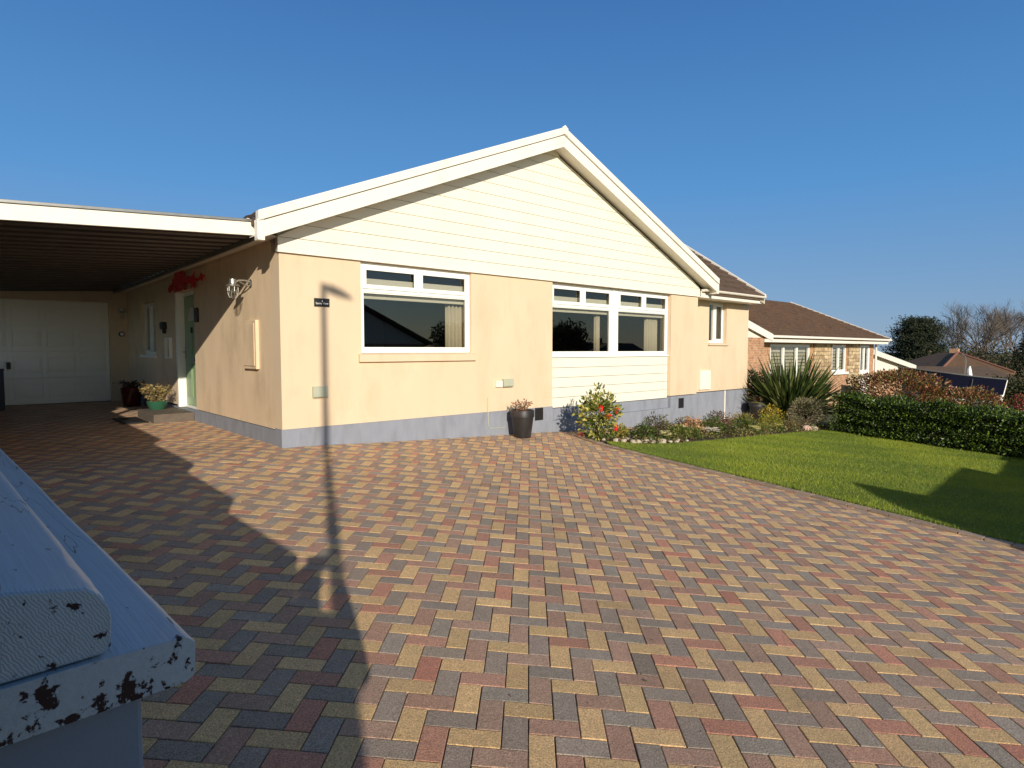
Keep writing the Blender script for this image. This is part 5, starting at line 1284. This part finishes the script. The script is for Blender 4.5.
# scrub and woodland along the far boundary
def scrub():
    P_ = []; base = []
    for i in range(210):
        px_ = rnd.uniform(846, 1120); D = rnd.uniform(50, 72); x, y = cpos(px_, D); zb = -4.2; h = rnd.uniform(2.6, 4.2) * (1 if px_ < 925 else 1.4)
        p, d = blob_pts(420, (x, y, zb + h * .5), (1.6, 1.6, h * .55), shell=.3, lump=.2, seed=i); P_.append(p)
    P_ = np.concatenate(P_); D_ = rng.normal(0, 1, P_.shape)
    o = leaves('woodland_scrub', P_, D_, .26, pick([(56, 56, 32), (70, 64, 38), (44, 50, 28), (92, 76, 50), (60, 70, 34)], len(P_), .25), M['leaf_dry'], aspect=.6)
    o['kind'] = 'stuff'; tag(o, 'tangled brown green scrub along the far boundary under the bare trees', 'scrub')
scrub()
def mid_hedge():
    P_ = []
    for i in range(60):
        px_ = 985 + i * 2.6 + rnd.uniform(-2, 2); D = rnd.uniform(29, 33); x, y = cpos(px_, D); h = rnd.uniform(1.1, 1.6)
        p, d = blob_pts(700, (x, y, -1.9 + h * .55), (.8, .8, h * .6), shell=.4, lump=.2, seed=i); P_.append(p)
    P_ = np.concatenate(P_); D_ = rng.normal(0, 1, P_.shape)
    o = leaves('rough_hedge', P_, D_, .14, pick([(50, 62, 28), (74, 70, 34), (44, 52, 26), (90, 80, 44)], len(P_), .2), M['leaf_dry'], aspect=.6)
    tag(o, 'rough dark hedge to the right of the boat', 'hedge')
mid_hedge()

# ------------------------------------------------------------------ boundary wall with timber coping (foreground)
bw = empty('boundary_wall', (-2.95, -6.44, g(-2.95, -6.44)), 'white painted boundary wall with peeling timber coping in the foreground', 'wall')
th = R(3.2)     # the wall runs slightly off the house axis
def wtf(p):
    x, y = p[0], p[1]; return (-2.622 + x * math.cos(th) + y * -math.sin(th), -6.47 + x * math.sin(th) + y * math.cos(th), p[2])
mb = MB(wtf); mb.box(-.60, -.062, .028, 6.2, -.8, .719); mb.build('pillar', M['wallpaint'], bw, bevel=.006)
def rboard(prof, y0, y1, name):
    n = len(prof); ny = 26; v = []; f = []
    r = random.Random(3)
    for i in range(ny + 1):
        t_ = i / ny; y = y0 + (y1 - y0) * t_ ** 2.2
        for x, z in prof: v.append((x + r.gauss(0, .0006), y + (r.gauss(0, .0006)), z + .002 * math.sin(y * 5) + r.gauss(0, .0005)))
    for i in range(ny):
        for k in range(n): f.append((i * n + k, i * n + (k + 1) % n, (i + 1) * n + (k + 1) % n, (i + 1) * n + k))
    f += [tuple(range(n - 1, -1, -1)), tuple(range(ny * n, (ny + 1) * n))]
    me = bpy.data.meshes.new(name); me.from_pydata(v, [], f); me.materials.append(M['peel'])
    bm = bmesh.new(); bm.from_mesh(me); bmesh.ops.recalc_face_normals(bm, faces=bm.faces)
    bm.to_mesh(me); bm.free()
    o = bpy.data.objects.new(name, me); col.objects.link(o); o.parent = bw
    o.location = Vector((-2.622, -6.47, .722)) - wl(bw); o.rotation_euler = (0, 0, th)
    b = o.modifiers.new('b', 'BEVEL'); b.width = .008; b.segments = 3; b.limit_method = 'ANGLE'; b.angle_limit = R(30)
    me.polygons.foreach_set('use_smooth', [True] * len(me.polygons))
    w_ = o.modifiers.new('w', 'WEIGHTED_NORMAL')
    return o
def arc(cx, cz_, r, a0, a1, n=5): return [(cx + r * math.cos(R(a)), cz_ + r * math.sin(R(a))) for a in np.linspace(a0, a1, n)]
lower = [(-.70, 0), (-.02, 0)] + arc(-.018, .018, .018, -90, 0, 5) + arc(-.018, .048, .018, 0, 80, 5) + [(-.12, .069), (-.70, .070)]
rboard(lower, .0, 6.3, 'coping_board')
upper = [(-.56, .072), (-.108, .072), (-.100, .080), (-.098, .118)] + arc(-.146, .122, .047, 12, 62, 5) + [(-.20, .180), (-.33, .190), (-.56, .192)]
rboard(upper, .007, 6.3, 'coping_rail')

# dark blue post far left by the garage
mb = MB(); mb.box(-2.42, -2.31, 8.2, 8.32, .0, .78); mb.box(-2.43, -2.30, 8.19, 8.33, .781, .82)
tag(mb.build('storage_post', mat('dark_blue_paint', srgb(26, 34, 60), .5), None, bevel=.01), 'dark blue post standing at the left of the garage door', 'post')

# stepped fence on the left boundary (its shadow falls across the drive)
fn = empty('stepped_fence', (-3.0, 0, 0), 'stepped timber panel fence along the left boundary', 'fence')
for (ya, yb, zt_) in ((-7.42, -6.1, 1.25), (-6.1, -4.77, 1.395), (-4.77, -2.88, 1.53), (-2.88, -.3, 1.665), (-.3, 1.6, 1.80), (1.6, 2.75, 1.95), (2.75, 5.2, 1.0), (5.2, 9.3, 1.0)):
    mb = MB(); y = ya
    while y < yb - .01:
        w_ = min(.12, yb - y); mb.box(-3.03 - (.0), -3.012, y + .001, y + w_ - .001, g(-3, ya) - .05, zt_); y += .12
    mb.box(-3.07, -3.031, ya, yb, zt_ - .3, zt_ - .2); mb.box(-3.07, -3.031, ya, yb, g(-3, ya) + .2, g(-3, ya) + .3)
    mb.build('fence_panel', M['wood_fence'], fn)
    mb = MB(); mb.box(-3.14, -3.071, yb - .09, yb, g(-3, yb) - .1, zt_ - .02); mb.build('fence_post', M['wood_fence'], fn)

# front boundary wall to the right behind the viewpoint (its shadow falls on the lawn)
fw_ = empty('front_wall', (6, -9.0, g(6, -9)), 'low stepped white rendered front wall with a pointed end pillar', 'wall')
mb = MB(); mb.prism_y([(2.85, -1.2), (2.80, .55), (2.92, .80), (3.5, 1.09), (3.95, .75), (4.3, .75), (4.3, -1.2)], -9.12, -8.88); mb.build('end_pillar', M['wallpaint'], fw_)
mb = MB(); mb.box(4.3, 7.0, -9.1, -8.9, -1.4, .75); mb.box(7.0, 9.1, -9.1, -8.9, -1.5, .555); mb.build('wall_run', M['wallpaint'], fw_)
mb = MB(); mb.box(9.1, 14, -9.1, -8.9, -1.6, .60); mb.build('wall_run', M['wallpaint'], fw_)

# street lamp behind the viewpoint (its long thin shadow lies on the drive and wall)
lx, ly = .56 - .447 * 10.0, -10.0
gl = g(lx, ly); LZ = 2.03 + 10.0 / SY * math.tan(SUN_EL)
t = empty('street_lamp', (lx, ly, gl), 'tall grey street lamp on the pavement behind the drive', 'street lamp')
mb = MB(); mb.lathe([(.075, 0), (.075, .9), (.05, .95), (.045, 2.5), (.035, LZ - gl)], lx, ly, 14, gl); mb.build('column', M['steel_post'], t, smooth=True)
mb = MB(); mb.tube([(lx, ly, LZ - .06), (lx + .08, ly - .2, LZ - .03)], .025, 8); mb.build('arm', M['steel_post'], t, smooth=True)
mb = MB(); d = Vector((.28, -.5, 0)).normalized(); s_ = Vector((-d.y, d.x, 0)); b0 = Vector((lx, ly, LZ - .03)) + d * .03
v = []
for f, w_, h_ in ((0, .04, .03), (.08, .05, .05), (.24, .055, .04), (.42, .02, .015)):
    for a, b_ in ((-1, -1), (1, -1), (1, 1), (-1, 1)): v.append(b0 + d * f + s_ * w_ * a + Vector((0, 0, h_ * b_)))
mb.add(v, [(i * 4 + k, i * 4 + (k + 1) % 4, (i + 1) * 4 + (k + 1) % 4, (i + 1) * 4 + k) for i in range(3) for k in range(4)] + [(3, 2, 1, 0), (12, 13, 14, 15)]); mb.build('lamp_head', M['steel_post'], t, bevel=.01)

# ------------------------------------------------------------------ the photographer (casts the shadow in the drive)
def person():
    hd = Vector((math.sin(HEAD), math.cos(HEAD), 0)); rt = Vector((math.cos(HEAD), -math.sin(HEAD), 0))
    base = Vector((CAM.x, CAM.y, 0)) - hd * .45 + rt * .06; base.z = g(base.x, base.y)
    t = empty('person', tuple(base), 'person in a dark jacket and jeans standing and holding up a phone', 'person')
    H = CAM.z + .10 - base.z
    S = lambda r_, f_, z: base + rt * r_ + hd * f_ + Vector((0, 0, z * H))
    P_ = []; E_ = []; Rr = []
    def vert(p, r_): P_.append(p); Rr.append(r_); return len(P_) - 1
    pel = vert(S(0, 0, .53), (.19, .12)); wa = vert(S(0, .01, .62), (.17, .11)); ch = vert(S(0, 0, .74), (.18, .12)); nk0 = vert(S(0, 0, .815), (.10, .08)); nk = vert(S(0, .01, .86), (.055, .055)); hd0 = vert(S(0, .03, .905), (.07, .08)); hd1 = vert(S(0, .03, .955), (.075, .09))
    E_ += [(pel, wa), (wa, ch), (ch, nk0), (nk0, nk), (nk, hd0), (hd0, hd1)]
    hands = []
    for s_ in (-1, 1):
        sh = vert(S(.17 * s_, 0, .80), (.075, .075)); el = vert(S(.20 * s_, .14, .66), (.06, .06)); wr = vert(S(.09 * s_, .335, .87), (.027, .03)); hn = vert(S(.075 * s_, .36, .905), (.035, .02))
        E_ += [(nk0, sh), (sh, el), (el, wr), (wr, hn)]; hands.append(hn)
        hp = vert(S(.09 * s_, 0, .49), (.09, .09)); kn = vert(S(.10 * s_, .02, .28), (.06, .06)); an = vert(S(.10 * s_, -.02, .05), (.042, .042)); to = vert(S(.12 * s_, .13, .022), (.045, .03))
        E_ += [(pel, hp), (hp, kn), (kn, an), (an, to)]
    me = bpy.data.meshes.new('body'); me.from_pydata([tuple(p - base) for p in P_], E_, []); o = bpy.data.objects.new('body', me); col.objects.link(o)
    sk = o.modifiers.new('skin', 'SKIN'); sk.use_smooth_shade = True
    for i, r_ in enumerate(Rr): me.skin_vertices[0].data[i].radius = r_
    me.skin_vertices[0].data[0].use_root = True
    sb = o.modifiers.new('sub', 'SUBSURF'); sb.levels = 2; sb.render_levels = 2
    dg = bpy.context.evaluated_depsgraph_get(); m2 = bpy.data.meshes.new_from_object(o.evaluated_get(dg)); bpy.data.objects.remove(o)
    o = bpy.data.objects.new('body', m2); col.objects.link(o); o.parent = t
    m2.materials.clear(); [m2.materials.append(M[k]) for k in ('jacket', 'jeans', 'skin', 'black')]
    hp = [P_[h] - base for h in hands]
    for p in m2.polygons:
        c = p.center; z = c.z / H
        near_hand = min((c - h).length for h in hp) < .075
        p.material_index = 3 if z < .045 else (1 if z < .52 else (2 if (z > .84 and (Vector((c.x, c.y, 0)).length < .16)) or near_hand else 0))
    # hair cap, nose, ears
    hc = S(0, .02, .935) - base
    mb = MB(lambda p: tuple(Vector(p) + base)); n = 14; v = []; f = []
    for i in range(8):
        ph = math.pi * .55 * i / 7
        for k in range(n):
            a = 2 * math.pi * k / n; q = Vector((math.cos(a) * math.sin(ph), math.sin(a) * math.sin(ph), math.cos(ph)))
            v.append(hc + Vector((q.x * .088, q.y * .088, q.z * .105)) - hd * .02)
    for i in range(7):
        for k in range(n): f.append((i * n + k, (i + 1) * n + k, (i + 1) * n + (k + 1) % n, i * n + (k + 1) % n))
    mb.add(v, f); mb.build('hair', M['hair'], t, smooth=True)
    def finger(pts, r_): mb.tube(pts, r_, 7)
    mb = MB()
    for s_ in (-1, 1):
        c = S(.075 * s_, .36, .905)
        for k, l in enumerate((.07, .078, .072, .058)):
            b0 = c + Vector((0, 0, .028 - k * .018)); finger([b0, b0 + hd * .02 - rt * s_ * .01, b0 + hd * .028 - rt * s_ * (l * .6), b0 + hd * .022 - rt * s_ * l * .8], [.009, .009, .008, .006])
        finger([c - hd * .005 + Vector((0, 0, -.01)), c + Vector((0, 0, .03)) - rt * s_ * .03 - hd * .012, c + Vector((0, 0, .045)) - rt * s_ * .045 - hd * .008], [.011, .01, .007])
    mb.build('fingers', M['skin'], t, smooth=True)
    return base, hd, rt, H
base, hdv, rtv, Hp = person()
# phone held in front, just behind the lens
pc = CAM - hdv * .035
mb = MB(lambda p: tuple(pc + rtv * p[0] + hdv * p[1] + Vector((0, 0, p[2])))); mb.box(-.075, .075, -.008, 0, -.055, .02)
tag(mb.build('phone', M['black'], None, bevel=.004), 'black phone held up in both hands by the person', 'phone')

# ------------------------------------------------------------------ houses and trees across the street (seen in the window reflections), plus an added sun-blocking house
def street_house(name, x0, x1, yf, dep, eave, ridge, label, wallm, axis='y', zb=None):
    zb = g((x0 + x1) / 2, yf) if zb is None else zb
    t = empty(name, ((x0 + x1) / 2, yf - dep / 2, zb), label, 'house'); xm = (x0 + x1) / 2
    mb = MB(); mb.box(x0, x1, yf - dep, yf, zb - .5, zb + eave); mb.build('wall', wallm, t)
    mb = MB()
    if axis == 'y':
        mb.prism_y([(x0 - .4, zb + eave - .1), (xm, zb + ridge), (x1 + .4, zb + eave - .1), (x1 + .4, zb + eave + .08), (xm, zb + ridge + .2), (x0 - .4, zb + eave + .08)], yf - dep - .3, yf + .3)
        g_ = MB(); g_.prism_y([(x0, zb + eave), (xm, zb + ridge), (x1, zb + eave)], yf - dep, yf - .02); g_.build('gable', M['clad'], t)
    else:
        ym = yf - dep / 2; mb.prism_x([(yf + .4, zb + eave - .1), (ym, zb + ridge), (yf - dep - .4, zb + eave - .1), (yf - dep - .4, zb + eave + .08), (ym, zb + ridge + .2), (yf + .4, zb + eave + .08)], x0 - .3, x1 + .3)
        g_ = MB(); g_.prism_x([(yf, zb + eave), (ym, zb + ridge), (yf - dep, zb + eave)], x0 + .01, x1 - .01); g_.build('gable', wallm, t)
    mb.build('roof', M['tile'], t)
    for k in (.25, .7):
        xa = x0 + (x1 - x0) * k - .9; m3 = MB(); m3.box(xa, xa + 1.8, yf + .001, yf + .05, zb + .9, zb + 2.1); w_ = m3.build('window', M['upvc'], t); m3 = MB(); m3.box(xa + .08, xa + 1.72, yf + .051, yf + .056, zb + .98, zb + 2.02); m3.build('pane', M['glass'], w_)
    m3 = MB(); m3.box(xm - .45, xm + .45, yf + .001, yf + .05, zb, zb + 2.05); m3.build('door', M['green_door'], t)
    m3 = MB(); m3.box(xm - .3 + 1.5, xm + .3 + 1.5, yf - dep / 2 - .3, yf - dep / 2 + .3, zb + ridge - .8, zb + ridge + .7); m3.build('chimney', M['brick'], t)
th_ = empty('sun_blocker_house', (-13.5, -7.9, g(-13.5, -7.9)), 'added unseen two storey house left of the drive, blocking sun from the carport', 'house')  # unseen, added to keep direct sun off the garage while skylight enters
mb = MB(); mb.box(-17.5, -9.5, -11.8, -4.0, -.6, 6.9); mb.build('wall', mat('sun_blocker_render', srgb(232, 222, 200), .9, noise=.05, nscale=1), th_)  # pale so the added walls bounce some light back
mb = MB(); mb.prism_x([(-12.1, 6.85), (-7.9, 9.0), (-3.7, 6.85), (-3.7, 7.0), (-7.9, 9.2), (-12.1, 7.0)], -17.8, -9.2); mb.build('roof', M['tile'], th_)
mb = MB(); mb.prism_x([(-11.8, 6.9), (-7.9, 8.85), (-4.0, 6.9)], -17.49, -9.51); mb.build('gable', M['clad'], th_)
for y_ in (-10.5, -6.3):
    for z_ in (.9, 3.9):
        mb = MB(); mb.box(-9.499, -9.45, y_, y_ + 1.3, z_, z_ + 1.2); w_ = mb.build('window', M['upvc'], th_); mb = MB(); mb.box(-9.449, -9.444, y_ + .08, y_ + 1.22, z_ + .08, z_ + 1.12); mb.build('pane', M['glass'], w_)
street_house('street_bungalow', 5.5, 17.5, -23, 9, 2.6, 5.4, 'gabled bungalow across the street behind the viewpoint', M['brick'])
street_house('street_bungalow', 38, 52, -30, 8, 2.5, 4.6, 'long low bungalow across the street far to the right', M['render'], 'x')
dg_ = [(44, 56, 28), (58, 70, 34), (34, 46, 24)]
crown_tree(31, -24, g(31, -24), 6.0, 2.6, 9000, dg_, 'dense dark tree across the street between the two bungalows')
crown_tree(22.5, -27, g(22, -27), 4.6, 2.0, 7000, dg_, 'small rounded tree beside the gabled bungalow across the street')
crown_tree(26.5, -33, g(26, -33), 4.2, 2.2, 6000, dg_, 'low tree set back beyond the street')
